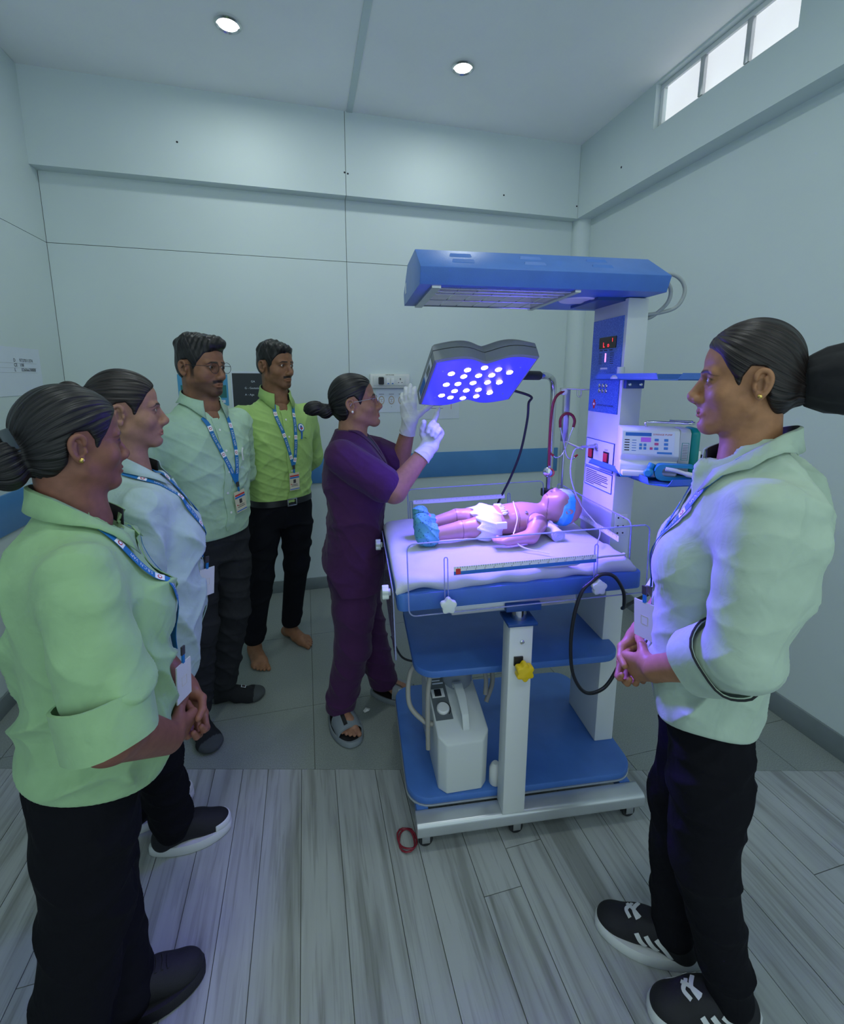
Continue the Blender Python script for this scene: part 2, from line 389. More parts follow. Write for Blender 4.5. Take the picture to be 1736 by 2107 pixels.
facebox('label_strip', .32, .275, 1.530, 1.536, .0037, 'trim_white', pn); facebox('label_strip', .32, .275, 1.508, 1.514, .0037, 'trim_white', pn)
for z in (1.473, 1.455):
    for v in (.314, .292, .270):
        MB().lathe((CU-.003, v, z), (-1, 0, 0), [(.0075, 0), (.007, .003), (.004, .0045)], 14).build('push_button', 'chrome', pn, smooth=.6)
facebox('emblem', .352, .342, 1.390, 1.422, .0038, 'ink_red', pn); facebox('emblem', .357, .337, 1.399, 1.413, .0039, 'ink_red', pn)
MB().lathe((CU-.0039, .347, 1.406), (-1, 0, 0), [(.005, 0), (.005, .0006)], 14).build('emblem_disc', 'white', pn)
text_plane('panel_lettering', 'RADIANT HEAT WARMER', .009, 'ink', pn, (CU-.0034, .326, 1.401), FX, FY, width=.108)
lp = facebox('socket_panel', .196, .383, 1.173, 1.278, .003, 'paper')
for v0, v1, z0, z1 in ((.196, .383, 1.276, 1.278), (.196, .383, 1.173, 1.175), (.196, .1975, 1.173, 1.278), (.3815, .383, 1.173, 1.278)): facebox('panel_border', v0, v1, z0, z1, .0036, 'ink_blue', lp)
for v in (.345, .240):
    sw = facebox('rocker_switch', v-.017, v+.017, 1.203, 1.243, .006, 'black_plastic', lp); facebox('rocker', v-.013, v+.013, 1.208, 1.238, .0095, 'ink_red', sw, bevel=.002)
MB().lathe((CU-.003, .309, 1.253), (-1, 0, 0), [(.011, 0), (.011, .006), (.007, .007), (.007, .03), (.0045, .034), (.0045, .06)], 16).build('probe_plug', 'steel', lp, smooth=.5)
for s, v, z in (('MAINS', .362, 1.247), ('SKIN PROBE', .335, 1.236), ('LIGHT', .252, 1.247), ('ON', .355, 1.190)):
    text_plane('socket_lettering', s, .0075, 'ink', lp, (CU-.0033, v, z), FX, FY)
stk = facebox('instruction_sticker', .195, .381, 1.100, 1.168, .0022, 'paper')
for v0, v1, z0, z1 in ((.195, .381, 1.1655, 1.168), (.195, .381, 1.100, 1.1025), (.195, .1965, 1.1, 1.168), (.3795, .381, 1.1, 1.168)): facebox('panel_border', v0, v1, z0, z1, .0028, 'ink_blue', stk)
rg = random.Random(3)
for k, w in enumerate((.075, .145, .15, .145, .152, .11, .15, .06)):
    facebox('print_line', .372, .372-w, 1.157-k*.0068, 1.1595-k*.0068, .0028, 'ink', stk)
# outlet plate low on the column face above the mattress, behind the clear panel
# --- canopy
prof = [(.090, 1.757), (.072, 1.801), (.195, 1.876), (.385, 1.876), (.508, 1.801), (.490, 1.757)]
cn = empty('canopy', (0, 0, 0), parent=wr_)
U0, U1 = -.295, .462
mb = MB()
# shell: sides and end caps, open below where the heater sits
mb.add([(u, v, z) for u in (U0, U1) for v, z in prof], [(i, i+1, i+7, i+6) for i in range(5)]+[(0, 1, 2, 3, 4, 5)[::-1], (6, 7, 8, 9, 10, 11)])
mb.add([(U0, .09, 1.757), (U0, .49, 1.757), (-.235, .09, 1.757), (-.235, .49, 1.757)], [(0, 2, 3, 1)])
mb.add([(.175, .09, 1.757), (.175, .49, 1.757), (U1, .09, 1.757), (U1, .49, 1.757)], [(0, 2, 3, 1)])
mb.add([(-.235, .09, 1.757), (.175, .09, 1.757), (.175, .125, 1.757), (-.235, .125, 1.757)], [(0, 1, 2, 3)])
mb.add([(-.235, .455, 1.757), (.175, .455, 1.757), (.175, .49, 1.757), (-.235, .49, 1.757)], [(0, 1, 2, 3)])
sh = mb.build('shell', 'blue_powder', cn, bevel=.003)
add(MB().bb((-.235, .125, 1.80), (.175, .455, 1.803)).bb((-.235, .125, 1.757), (-.232, .455, 1.80)).bb((.172, .125, 1.757), (.175, .455, 1.80)).bb((-.235, .125, 1.757), (.175, .128, 1.80)).bb((-.235, .452, 1.757), (.175, .455, 1.80)), 'reflector', 'white', cn)
add(MB().bb((-.258, .10, 1.750), (-.232, .48, 1.757)), 'opening_frame', 'steel', cn); add(MB().bb((.172, .10, 1.750), (.190, .48, 1.757)), 'opening_frame', 'steel', cn)
for v in (.125, .17, .215, .33, .455): add(MB().tube([(-.235, v, 1.754), (.175, v, 1.754)], .0022, 6), 'guard_wire', 'chrome', cn, smooth=.6)
for u in (-.17, -.11, -.05, .01, .07, .13): add(MB().tube([(u, .125, 1.756), (u, .455, 1.756)], .0016, 6), 'guard_wire', 'chrome', cn, smooth=.6)
add(MB().tube(bez([(-.2, .29, 1.775), (.15, .29, 1.775)], 4), .008, 10), 'heater_rod', 'off_white', cn, smooth=.6)
add(MB().lathe((.265, .27, 1.757), (0, 0, -1), [(.062, 0), (.058, .004), (.045, .003), (.04, .001)], 28), 'lamp_cover', 'off_white', cn, smooth=.6)
add(MB().bb((U0-.001, .42, 1.79), (U0-.0002, .45, 1.825)), 'end_label', 'paper', cn)
sl = Vector((0, .123, .075)).normalized(); nr = Vector((0, -sl.z, sl.y))
for u in (-.165, .05, .262):
    for k in (.35, .68):
        c = Vector((u, .072, 1.801))+Vector((0, .123, .075))*k
        mb = MB(); R3 = Matrix((Vector((1, 0, 0)), sl, nr)).transposed()
        poly = [(-.034, -.006), (.030, -.006), (.034, 0), (.030, .006), (-.034, .006)]
        Mx = Matrix.Translation(c) @ R3.to_4x4()
        mb.add([tuple(Mx @ Vector(p)) for p in [(-.034, -.006, 0), (.034, -.006, 0), (.030, .006, .0045), (-.030, .006, .0045), (-.030, .007, 0), (.030, .007, 0)]], [(0, 1, 2, 3), (3, 2, 5, 4), (0, 3, 4), (1, 5, 2)])
        mb.build('vent_louvre', 'blue_powder', cn)
        MB().add([tuple(Mx @ Vector(p)) for p in [(-.031, .0071, .0008), (.031, .0071, .0008), (.029, .0072, .0040), (-.029, .0072, .0040)]], [(0, 1, 2, 3)]).build('vent_slot', 'ink', cn, fix=False)
add(MB().cyl((.433, .29, 1.755), (.433, .29, 1.757), .03), 'canopy_mount', 'steel', cn)
add(MB().bb((.30, .2, 1.747), (.466, .39, 1.757)), 'mount_plate', 'blue_dark', cn)
# grey cables looping from the canopy back into the column
mat('cable_grey', (.34, .37, .37), .45); mat('cable_black', (.012, .014, .02), .4)
for k, pts in enumerate(([(.455, .15, 1.822), (.52, .15, 1.822), (.556, .15, 1.80), (.566, .15, 1.765), (.548, .16, 1.725), (.50, .18, 1.708), (.468, .20, 1.705)], [(.455, .14, 1.80), (.495, .14, 1.795), (.518, .15, 1.77), (.515, .16, 1.735), (.49, .19, 1.70), (.466, .21, 1.69)])):
    MB().tube(bez(pts, 8), .006, 10).build('canopy_cable', 'cable_grey', cn, smooth=.8)
# --- bed: tilted slightly head up
bd = empty('bed', (0, 0, 0), parent=wr_)
TILT = math.radians(1.9); BP = Vector((0, .28, .89))
BM = Matrix.Translation(BP) @ Matrix.Rotation(-TILT, 4, 'Y') @ Matrix.Translation(-BP)
def tb(mb): mb.v = [tuple(BM @ Vector(v)) for v in mb.v]; return mb
add(tb(MB().prism(rrect(-.374, .392, -.018, .585, .02, 3), .842, .896)), 'bed_frame', 'blue_powder', bd, bevel=.006)
for v0 in (-.012, .50): add(tb(MB().bb((-.215, v0, .812), (.175, v0+.022, .842))), 'slide_rail', 'silver_paint', bd, bevel=.004)
add(MB().bb((-.05, -.03, .812), (.06, .56, .835)), 'lift_bracket', 'blue_dark', bd, bevel=.003)
mat('acrylic', (.93, .95, 1.0), .02, trans=1, ior=1.12)
mat('acrylic_edge', (.55, .60, .9), .15, trans=.5, ior=1.3)
def acrylic(name, a, b, z0, z1, axis, p, t=.005, r=.02, slots=(), parent=bd, M=BM):
    """clear sheet with rounded corners, polished edge rim and vertical slots"""
    e = empty(name, (0, 0, 0), parent=parent)
    def pt(q, z, w): return (q, w, z) if axis == 'v' else (w, q, z)
    poly = rrect(a, b, z0, z1, r, 5)
    mb = MB(); mb.v = []; n = len(poly)
    mb.add([pt(q, z, p) for q, z in poly]+[pt(q, z, p+t) for q, z in poly], [tuple(range(n))[::-1], tuple(range(n, 2*n))]+[(i, (i+1) % n, (i+1) % n+n, i+n) for i in range(n)])
    mb.v = [tuple(M @ Vector(v)) for v in mb.v]
    mb.build('sheet', 'acrylic', e)
    cen = [pt(q, z, p+t/2) for q, z in poly]; cen.append(cen[0]); cen = [tuple(M @ Vector(v)) for v in cen]
    MB().tube(cen, t*.42, 6).build('polished_edge', 'acrylic_edge', e, smooth=.8)
    for s0, zz0, zz1 in slots:
        lp_ = [(s0-.005, zz0), (s0-.005, zz1-.005), (s0-.0035, zz1-.001), (s0, zz1), (s0+.0035, zz1-.001), (s0+.005, zz1-.005), (s0+.005, zz0)]
        MB().tube([tuple(M @ Vector(pt(q, z, p+t/2))) for q, z in lp_], t*.38, 6).build('slot_rim', 'acrylic_edge', e, smooth=.8)
    return e
fp = acrylic('front_panel', -.342, .395, .835, 1.053, 'v', -.034, slots=((-.232, .865, 1.005), (.225, .865, 1.005)))
bp_ = acrylic('rear_panel', -.268, .325, .90, 1.05, 'v', .592, slots=((-.255, .90, 1.0),(.17, .9, 1.005)))
hp = acrylic('head_panel', .03, .56, .90, 1.045, 'u', .372)
# foot panel hangs folded down outside the foot end
FM = BM
ft = acrylic('foot_panel', .0, .555, .672, .900, 'u', -.386, slots=((.09, .70, .88), (.47, .70, .88)), M=FM)
knob(*(BM @ Vector((-.231, -.036, .868))), (0, -1, 0), .024, 'knob_white', 'star_knob', .018)
knob(*(BM @ Vector((.226, -.036, .878))), (0, -1, 0), .024, 'knob_white', 'star_knob', .018)
for v, z in ((.04, .880), (.465, .868)): knob(*(FM @ Vector((-.388, v, z))), (-1, 0, 0), .022, 'knob_white', 'star_knob', .02)
# rulers printed on the panels
mat('ruler_print', (.70, .74, .80), .4)
def ruler(parent, u0, u1, z0, z1, z2, vv, ticks=True, logo=False, axis='v', flip=False):
    def bx(name, a0, a1, c0, c1, t, m):
        mb = MB(); (mb.bb((a0, vv-t, c0), (a1, vv, c1)) if axis == 'v' else mb.bb((vv-t, a0, c0), (vv, a1, c1)))
        mb.v = [tuple(BM @ Vector(v)) for v in mb.v]; return mb.build(name, m, parent, fix=False)
    bx('ruler_band', u0, u1, z1, z2, .0004, 'ruler_print')
    if logo: bx('ruler_base_line', u0, u1, z0, z1, .0004, 'ink_blue')
    n = 60
    tk = MB()
    for i in range(n+1):
        a = u0+.012+(u1-u0-.024)*i/n; h = .008 if i % 4 == 0 else .0045
        (tk.bb((a-.0005, vv-.0007, z2-h), (a+.0005, vv-.0003, z2)) if axis == 'v' else tk.bb((vv-.0007, a-.0005, z2-h), (vv-.0003, a+.0005, z2)))
    tk.v = [tuple(BM @ Vector(v)) for v in tk.v]; tag(tk.build('ruler_ticks', 'ink', parent, fix=False), kind='stuff')
    if logo:
        bx('ruler_logo', u0+.006, u0+.02, z0+.002, z1+.008, .0009, 'ink_red')
        for i in range(1, 16):
            a = u0+.012+(u1-u0-.024)*i/15.2
            text_plane('ruler_number', str(i*5 if False else i), .0075, 'ink', parent, BM @ Vector((a-.004, vv, z1+.0005)), BM.to_3x3() @ Vector((1, 0, 0)), (0, 0, 1), off=.0008)
ruler(fp, -.21, .225, .950, .961, .975, -.0342, logo=True)
ruler(bp_, -.245, .15, .985, .985, 1.003, .5915)
ruler(hp, .09, .47, .955, .955, .975, .3715, axis='u')
# socket plate on the column seen through the clear head panel
op = MB().bb((CU+.012, CV0-.004, .955), (CU+.058, CV0, 1.035)).build('outlet_plate', 'white_plastic', wr_, bevel=.002)
for z in (1.02, .99, .965):
    for u in (.408, .428): MB().cyl((u+.012, CV0-.0035, z), (u+.012, CV0-.0052, z), .0032, 8).build('outlet_hole', 'ink', op)
# --- accessory shelves on the side of the column
def accessory(name, z, du, dv, up):
    e = empty(name, (0, 0, 0), parent=wr_)
    poly = [(.352, .285), (.391, .285), (.391, .176), (.70+du, .176), (.70+du, -.075+dv), (.68+du, -.095+dv), (.385, -.095+dv), (.352, -.06+dv)]
    MB().prism(poly, z, z+.003).build('plate', 'blue_powder', e)
    h = .02
    def flange(p, q, t0, t1):
        p, q = Vector(p), Vector(q); d = (q-p).normalized(); s = 1 if up else -1
        MB().add([(*(p+d*a), zz) for a, zz in ((0, z), ((q-p).length, z), ((q-p).length-t1, z+s*h), (t0, z+s*h))]+[(*(p+d*a+Vector((-d.y, d.x))*.002), zz) for a, zz in ((0, z), ((q-p).length, z), ((q-p).length-t1, z+s*h), (t0, z+s*h))], [(0, 1, 2, 3), (7, 6, 5, 4), (0, 4, 5, 1), (1, 5, 6, 2), (2, 6, 7, 3), (3, 7, 4, 0)]).build('flange', 'blue_powder', e)
    flange((.352, .285), (.352, -.06+dv), .02, .01)
    flange((.385, -.095+dv), (.68+du, -.095+dv), .015, .02)
    flange((.70+du, -.07+dv), (.70+du, .176), .01, .02)
    flange((.68+du, .176), (.48, .176), .02, .02)
    br = MB().bb((.40, .166, z-.028), (.466, .1815, z)).build('bracket', 'blue_dark', e, bevel=.002)
    for u in (.413, .452): MB().lathe((u, .166, z-.014), (0, -1, 0), [(.006, 0), (.006, .002), (.003, .004)], 12).build('bolt', 'chrome', br, smooth=.6)
    return e
ls = accessory('pump_shelf', 1.197, 0, 0, True)
us = accessory('upper_shelf', 1.494, .06, .0, True)
MB().cyl((.50, -.02, 1.503), (.545, -.045, 1.505), .004, 10).build('clamp_screw', 'steel', us, smooth=.5)
# power cord of the warmer looping down the front right
pw = MB().tube(bez([(.21, -.045, .905), (.235, -.05, .925), (.275, -.05, .915), (.315, -.04, .86), (.335, -.02, .80), (.36, .02, .772), (.45, .06, .78), (.70, .15, .80), (1.05, .3, .72), (1.345, .475, .62)], 8), .0055, 8).build('power_cord', 'cable_black', wr_, smooth=.8)
pw2 = MB().tube(bez([(.21, -.045, .905), (.175, -.05, .875), (.155, -.05, .80), (.15, -.05, .70), (.165, -.05, .60), (.21, -.05, .535), (.27, -.05, .545), (.31, -.05, .61), (.325, -.045, .66)], 8), .0055, 8).build('power_cord', 'cable_black', wr_, smooth=.8)
# thin probe lead from the socket panel down to the baby
MB().tube(bez([(CU-.06, .309, 1.253), (.30, .30, 1.235), (.285, .28, 1.15), (.315, .25, 1.05), (.35, .18, .985), (.30, .10, .962)], 8), .0022, 6).build('probe_lead', 'cable_grey', wr_, smooth=.8)
# ================================================================ mattress and sheet
def mattress():
    e = empty('mattress', wl2(0, .28, .897), WA, 'thin mattress under a rumpled white sheet on the warmer bed', 'mattress')
    nu, nv = 90, 64; U0, U1, V0, V1 = -.366, .362, .0, .565; rs = np.random.RandomState(2)
    uu = np.linspace(-.06, 1.06, nu); vv = np.linspace(-.07, 1.05, nv)
    verts = []
    def hgt(a, b):
        w = .0022*math.sin(14*a+6*b+1.5*math.sin(7*b))+.0018*math.sin(23*a-9*b+2*math.sin(5*a))+.0035*math.exp(-((b-.20-.12*math.sin(3*a))/.035)**2)*(a > .1)+.003*math.exp(-((b-.33+.1*a)/.02)**2)
        w += .003*math.sin(30*a+3*math.sin(9*b))*math.exp(-((b-.02)/.12)**2)
        return w
    for a in uu:
        for b in vv:
            ac, bc = min(max(a, 0), 1), min(max(b, 0), 1)
            u = U0+(U1-U0)*ac; v = V0+(V1-V0)*bc
            ea, eb = max(0, -a, a-1)/.06, max(0, (-b)/.07, (b-1)/.05)
            d = max(ea, eb); ins = min(ac, 1-ac)/.03 if min(ac, 1-ac) < .03 else 1; ins2 = min(bc, 1-bc)/.03 if min(bc, 1-bc) < .03 else 1
            z = .934+hgt(ac, bc)-.007*(1-math.sin(min(ins, 1)*PI/2))-.007*(1-math.sin(min(ins2, 1)*PI/2))
            drop = .034+.006*math.sin(17*a+4)*(b < .2)+.005*math.sin(29*a+1)
            z -= d*drop
            off = math.sin(min(d, 1)*PI)*.010+(.004*math.sin(40*a)+.004*math.sin(23*a+2))*d
            if a < 0: u -= off
            if a > 1: u += off
            if b < 0: v -= off
            if b > 1: v += off
            verts.append(BM @ Vector((u, v, z)))
    M = Matrix.Translation((0, -.28, -.897))
    fs = [(i*nv+j, (i+1)*nv+j, (i+1)*nv+j+1, i*nv+j+1) for i in range(nu-1) for j in range(nv-1)]
    MB().add([M @ v for v in verts], fs).build('bed_sheet', 'sheet_white', e, smooth=1.2, fix=False)
    mb = MB(); mb.prism(rrect(U0+.012, U1-.012, V0+.012, V1-.012, .03), .8985, .925); mb.v = [tuple(M @ (BM @ Vector(v))) for v in mb.v]
    mb.build('foam_pad', 'white', e, bevel=.004)
    for k, pts in enumerate(([(-.02, .045, .926), (.05, .012, .936), (.1, .0, .934), (.19, .0, .934)], [(.2, .002, .944), (.27, .008, .947), (.34, .012, .945), (.365, .05, .93)])):
        mb = MB().tube(bez(pts, 8), [.001]+[.0045]*(8*(len(pts)-1)-1)+[.001], 8); mb.v = [tuple(M @ (BM @ Vector(v))) for v in mb.v]; mb.build('sheet_fold', 'sheet_white', e, smooth=1)
mat('sheet_white', (.52, .55, .58), .8, bump=.12, bscale=300, sheen=.2)
mattress()
# ================================================================ phototherapy lamp on its own pole
ph = empty('phototherapy_lamp', wl2(.352, .61, 0), WA, 'grey butterfly-shaped phototherapy lamp with glowing violet face on a chrome arm', 'lamp')
PB = Vector((.352, .61, 0))
def padd(mb, name, m, parent=ph, **k):
    mb.v = [tuple(Vector(v)-PB) for v in mb.v]; return mb.build(name, m, parent, **k)
mat('lamp_grey', (.19, .215, .225), .38); mat('lamp_grey_dark', (.12, .14, .15), .4)
mat('lamp_face', (.03, .03, .45), .3, emit=(.055, .06, 1), estr=.5)
mat('led_white', (1, 1, 1), .3, emit=(.17, .12, 1), estr=190)
LC = Vector((-.063, .325, 1.482)); tilt = math.radians(32)
LX = Vector((1, .09, .045)).normalized(); LY = Vector((-.09*math.cos(tilt), math.cos(tilt), -math.sin(tilt))); LY = (LY-LX*LY.dot(LX)).normalized(); LN = LX.cross(LY)  # LY to the lower far edge; LN up, away from the face
LMt = Matrix((LX, LY, LN)).transposed().to_4x4(); LMt.translation = LC
def wavy(hx, hy, n=24, taper=.0):
    out = []
    yw = lambda t: hy*(1+.10*(1-abs(math.cos(PI*t)))-.0) if False else hy-.018*(1-math.sin(PI*min(1, 2*t if t < .5 else 2-2*t)))-.017*math.exp(-((t-.5)/.13)**2)+.010
    for i in range(n+1): t = i/n; out.append((hx-2*hx*t, yw(t)))
    for i in range(n+1): t = i/n; out.append((-hx+2*hx*t, -yw(t)))
    return out
def lring(hx, hy, h): return [tuple(LMt @ Vector((x, y, h))) for x, y in wavy(hx, hy)]
padd(MB().loft([lring(.172, .143, 0), lring(.178, .149, .004), lring(.178, .149, .038)]), 'housing', 'lamp_grey', smooth=.5)
padd(MB().loft([lring(.1755, .1465, .038), lring(.1755, .1465, .041)]), 'seam', 'black_plastic', smooth=.5)
padd(MB().loft([lring(.178, .149, .041), lring(.177, .148, .058), lring(.165, .137, .072), lring(.13, .11, .076)]), 'back_shell', 'lamp_grey', smooth=.6)
lf = padd(MB().loft([lring(.168, .139, -.0015), lring(.171, .142, 0.0005)]), 'light_face', 'lamp_face', smooth=.5)
leds = []
grid = [(-.103, .052), (-.054, .066), (0.0, .073), (.052, .062), (.098, .046), (-.056, .036), (-.006, .037), (.040, .036), (-.104, .0), (-.064, .001), (-.012, .002), (.040, .001), (.084, -.002), (-.064, -.036), (-.022, -.036), (.022, -.036), (-.104, -.056), (-.068, -.070), (-.020, -.078), (.028, -.072), (.072, -.056)]
for x, y in grid[:21]:
    c = LMt @ Vector((x*1.04, -y*1.32, -.0015))
    padd(MB().lathe(c, -LN, [(.0112, 0), (.0105, .001), (.007, .0022), (.002, .0027)], 16), 'led', 'led_white', smooth=1)
for x, y in ((-.13, .085), (.13, .085), (-.14, -.085), (.13, -.09)): padd(MB().lathe(LMt @ Vector((x, y, -.0015)), -LN, [(.0025, 0), (.002, .0008)], 8), 'screw', 'steel')
lbl = padd(MB().add([tuple(LMt @ Vector((-.1795, y, h))) for y, h in ((-.11, .006), (.11, .006), (.11, .036), (-.11, .036))], [(0, 1, 2, 3)]), 'side_label', 'paper', fix=False)
padd(MB().add([tuple(LMt @ Vector((-.1800, y, h))) for y, h in ((0, .008), (.095, .008), (.095, .034), (0, .034))], [(0, 1, 2, 3)]), 'label_print', 'ink_blue', lbl, fix=False)
padd(MB().add([tuple(LMt @ Vector((-.1800, y, h))) for y, h in ((-.085, .010), (-.03, .010), (-.03, .03), (-.085, .03))], [(0, 1, 2, 3)]), 'label_print', 'lamp_grey_dark', lbl, fix=False)
J = LMt @ Vector((.176, .02, .035))
pt1 = Vector((.245, .455, 1.508)); PT = Vector((.352, .61, 1.45))
padd(MB().cyl(J, J.lerp(pt1, .75), .017, 16), 'grip', 'black_plastic', smooth=.6)
pole = [tuple(J.lerp(pt1, .7)), tuple(pt1), (.30, .55, 1.505), (.335, .59, 1.49), (.350, .608, 1.45), tuple(PT-Vector((0, 0, .1))), (.352, .61, 1.1), (.352, .61, .84)]
padd(MB().tube(bez(pole, 8), .0135, 14), 'arm_pole', 'chrome', smooth=.8)
padd(MB().bb((.325, .586, .985), (.38, .635, 1.02)), 'clamp', 'black_plastic', bevel=.004)
padd(MB().bb((.33, .583, .845), (.374, .63, .885)), 'mount_bracket', 'black_plastic', bevel=.004)
pl2 = J+Vector((-.02, .02, -.03))
padd(MB().tube(bez([tuple(LMt @ Vector((.15, .1, .03))), (.19, .46, 1.43), (.20, .50, 1.40), (.205, .52, 1.33), (.19, .54, 1.2), (.16, .57, 1.08), (.12, .61, .95), (.10, .63, .80)], 8), .005, 8), 'lamp_cord', 'cable_black', smooth=.8)
o = area('phototherapy_glow', (0, 0, 0), (0, 0, 0), .27, 17, (.15, .08, 1.0), 'RECTANGLE', .22, spread=math.radians(112))
Mw = WM @ LMt @ Matrix.Translation((0, 0, -.012)) @ Matrix.Rotation(math.radians(-13), 4, 'Y'); o.matrix_world = Mw
# ================================================================ hook pole with stethoscope
iv = empty('hook_pole', wl2(.338, .455, 0), WA, 'slim steel accessory pole with double hook beside the warmer column', 'pole')
IB = Vector((.338, .455, 0))
def iadd(mb, name, m, parent=iv, **k): mb.v = [tuple(Vector(v)-IB) for v in mb.v]; return mb.build(name, m, parent, **k)
iadd(MB().bb((.325, .448, 1.252), (.349, .466, 1.458)), 'upright', 'steel', bevel=.002)
iadd(MB().bb((.310, .452, 1.456), (.36, .462, 1.461)), 'top_plate', 'steel')
iadd(MB().tube(bez([(.31, .457, 1.459), (.44, .40, 1.456)], 4), .003, 8), 'top_rod', 'steel', smooth=.7)
iadd(MB().tube(bez([(.372, .44, 1.458), (.373, .439, 1.435), (.379, .437, 1.428), (.386, .435, 1.435), (.386, .435, 1.455)], 6), .003, 8), 'hook', 'steel', smooth=.7)
iadd(MB().tube([(.338, .457, 1.252), (.338, .457, 1.0)], .0045, 8), 'lower_rod', 'steel', smooth=.7)
iadd(MB().tube(bez([(.335, .457, 1.255), (.40, .42, 1.225)], 3), .005, 8), 'side_rod', 'steel', smooth=.7)
iadd(MB().lathe((.318, .45, 1.448), (0, -1, 0), [(.010, -.01), (.014, 0), (.014, .01), (.009, .014)], 14), 'clamp_knob', 'off_white', smooth=.6)
mat('rubber_maroon', (.20, .015, .03), .4); mat('rubber_red', (.45, .03, .03), .45)
sb = wl2(.30, .44, 1.44)
stt = empty('stethoscope', sb, WA, 'maroon stethoscope hanging from the steel hook pole', 'stethoscope')
SB = Vector((.30, .44, 1.44))
def sadd(mb, name, m, parent=stt, **k): mb.v = [tuple(Vector(v)-SB) for v in mb.v]; return mb.build(name, m, parent, **k)
sadd(MB().tube(bez([(.322, .442, 1.452), (.285, .435, 1.43), (.268, .43, 1.38), (.265, .43, 1.28), (.268, .43, 1.16)], 8), .0055, 10), 'tube', 'rubber_maroon', smooth=.8)
cp = sadd(MB().lathe((.262, .425, 1.135), (-.5, -.9, 0), [(.004, -.006), (.018, -.004), (.020, 0), (.017, .006), (.010, .009), (.004, .01)], 22), 'chest_piece', 'chrome', smooth=.6)
sadd(MB().tube([tuple(Vector(p)) for p in MB().ring((.267, .418, 1.135), (-.4, -.9, 0), .0155, 20)+MB().ring((.267, .418, 1.135), (-.4, -.9, 0), .0155, 20)[:1]], .0022, 8), 'chest_ring', 'rubber_red', cp, smooth=.8)
sadd(MB().tube(bez([(.308, .436, 1.31), (.307, .436, 1.34), (.318, .436, 1.358), (.337, .436, 1.364), (.356, .436, 1.355), (.366, .436, 1.335), (.362, .436, 1.31)], 6), .0055, 10), 'yoke', 'rubber_maroon', smooth=.8)
sadd(MB().tube(bez([(.308, .436, 1.31), (.325, .434, 1.25), (.335, .432, 1.21), (.345, .43, 1.19), (.365, .43, 1.185), (.375, .43, 1.195)], 6), .0026, 8), 'ear_tube', 'chrome', smooth=.8)
sadd(MB().tube(bez([(.362, .436, 1.31), (.345, .438, 1.26), (.335, .44, 1.225), (.322, .44, 1.20), (.30, .44, 1.19), (.285, .44, 1.20)], 6), .0026, 8), 'ear_tube', 'chrome', smooth=.8)
sadd(MB().tube([(.372, .43, 1.193), (.384, .43, 1.201)], [.005, .0035], 8), 'ear_tip', 'rubber_red', smooth=.8); sadd(MB().tube([(.288, .44, 1.198), (.274, .44, 1.208)], [.005, .0035], 8), 'ear_tip', 'rubber_red', smooth=.8)
# ================================================================ syringe pump on the lower accessory shelf
mat('pump_grey', (.50, .54, .54), .4); mat('pump_white', (.66, .70, .72), .4); mat('pump_green', (.0, .25, .20), .4); mat('pump_teal', (.02, .27, .40), .4)
PZ = 1.2005
sp = empty('syringe_pump', wl2(.425, .035, PZ), WA+math.radians(-24), 'white and green syringe pump with button panel on the blue side shelf', 'medical pump')
sp.scale = (.86, .86, .86)
# local: x right, y back; body leans back at the front
def sadd2(mb, name, m, parent=sp, **k): return mb.build(name, m, parent, **k)
bprof = [(-.055, .012), (-.058, .05), (-.045, .062), (-.060, .082), (-.046, .168), (-.03, .176), (.055, .176), (.06, .17), (.06, .012)]
def yz(prof, x0, x1): 
    mb = MB(); n = len(prof); mb.add([(x0, y, z) for y, z in prof]+[(x1, y, z) for y, z in prof], [tuple(range(n))[::-1], tuple(range(n, 2*n))]+[(i, (i+1) % n, (i+1) % n+n, i+n) for i in range(n)]); return mb
sadd2(yz(bprof, -.115, .07), 'housing', 'pump_white', bevel=.005)
sadd2(yz([(-.047, .02), (-.047, .165), (-.028, .1765), (.055, .1765), (.061, .17), (.061, .02)], .07, .105), 'side_cover', 'pump_grey', bevel=.006)
sadd2(yz([(-.044, .012), (-.044, .166), (-.02, .179), (.052, .179), (.066, .166), (.066, .012)], .105, .135), 'end_cap', 'pump_green', bevel=.012, seg=3)
# sloping front keypad
fp_d = Vector((0, .014, .086)).normalized(); fp_n = Vector((0, -fp_d.z, fp_d.y)); O0 = Vector((-.115, -.0604, .084))
def fpan(name, x0, x1, h0, h1, m, t=.0008, parent=None, bevel=0):
    mb = MB(); vs = []
    for n_ in (0, t):
        for x, h in ((x0, h0), (x1, h0), (x1, h1), (x0, h1)): vs.append(tuple(O0+Vector((x, 0, 0))+fp_d*h+fp_n*n_))
    mb.add(vs, [(3, 2, 1, 0), (4, 5, 6, 7), (0, 1, 5, 4), (1, 2, 6, 5), (2, 3, 7, 6), (3, 0, 4, 7)]); return mb.build(name, m, parent or sp, bevel=bevel)
kp = fpan('keypad', .004, .168, .003, .083, 'paper')
mat('button_blue', (.05, .22, .55), .4); mat('button_red', (.55, .08, .25), .4); mat('lcd_violet', (.12, .05, .30), .25, emit=(.25, .08, .6), estr=.5)
fpan('brand_band', .012, .095, .066, .078, 'ink_blue', .0012, kp); fpan('lcd', .062, .094, .046, .062, 'lcd_violet', .0014, kp)
text_plane('keypad_lettering', 'SYRINGE PUMP', .008, 'ink_red', kp, O0+Vector((.10, 0, 0))+fp_d*.070, (1, 0, 0), fp_d, off=.0014, width=.06)
for k in range(5):
    fpan('key_legend', .010, .026, .050-k*.009, .0535-k*.009, 'ink', .0012, kp); fpan('key_legend', .034, .048, .050-k*.009, .052-k*.009, 'ink_blue', .0012, kp)
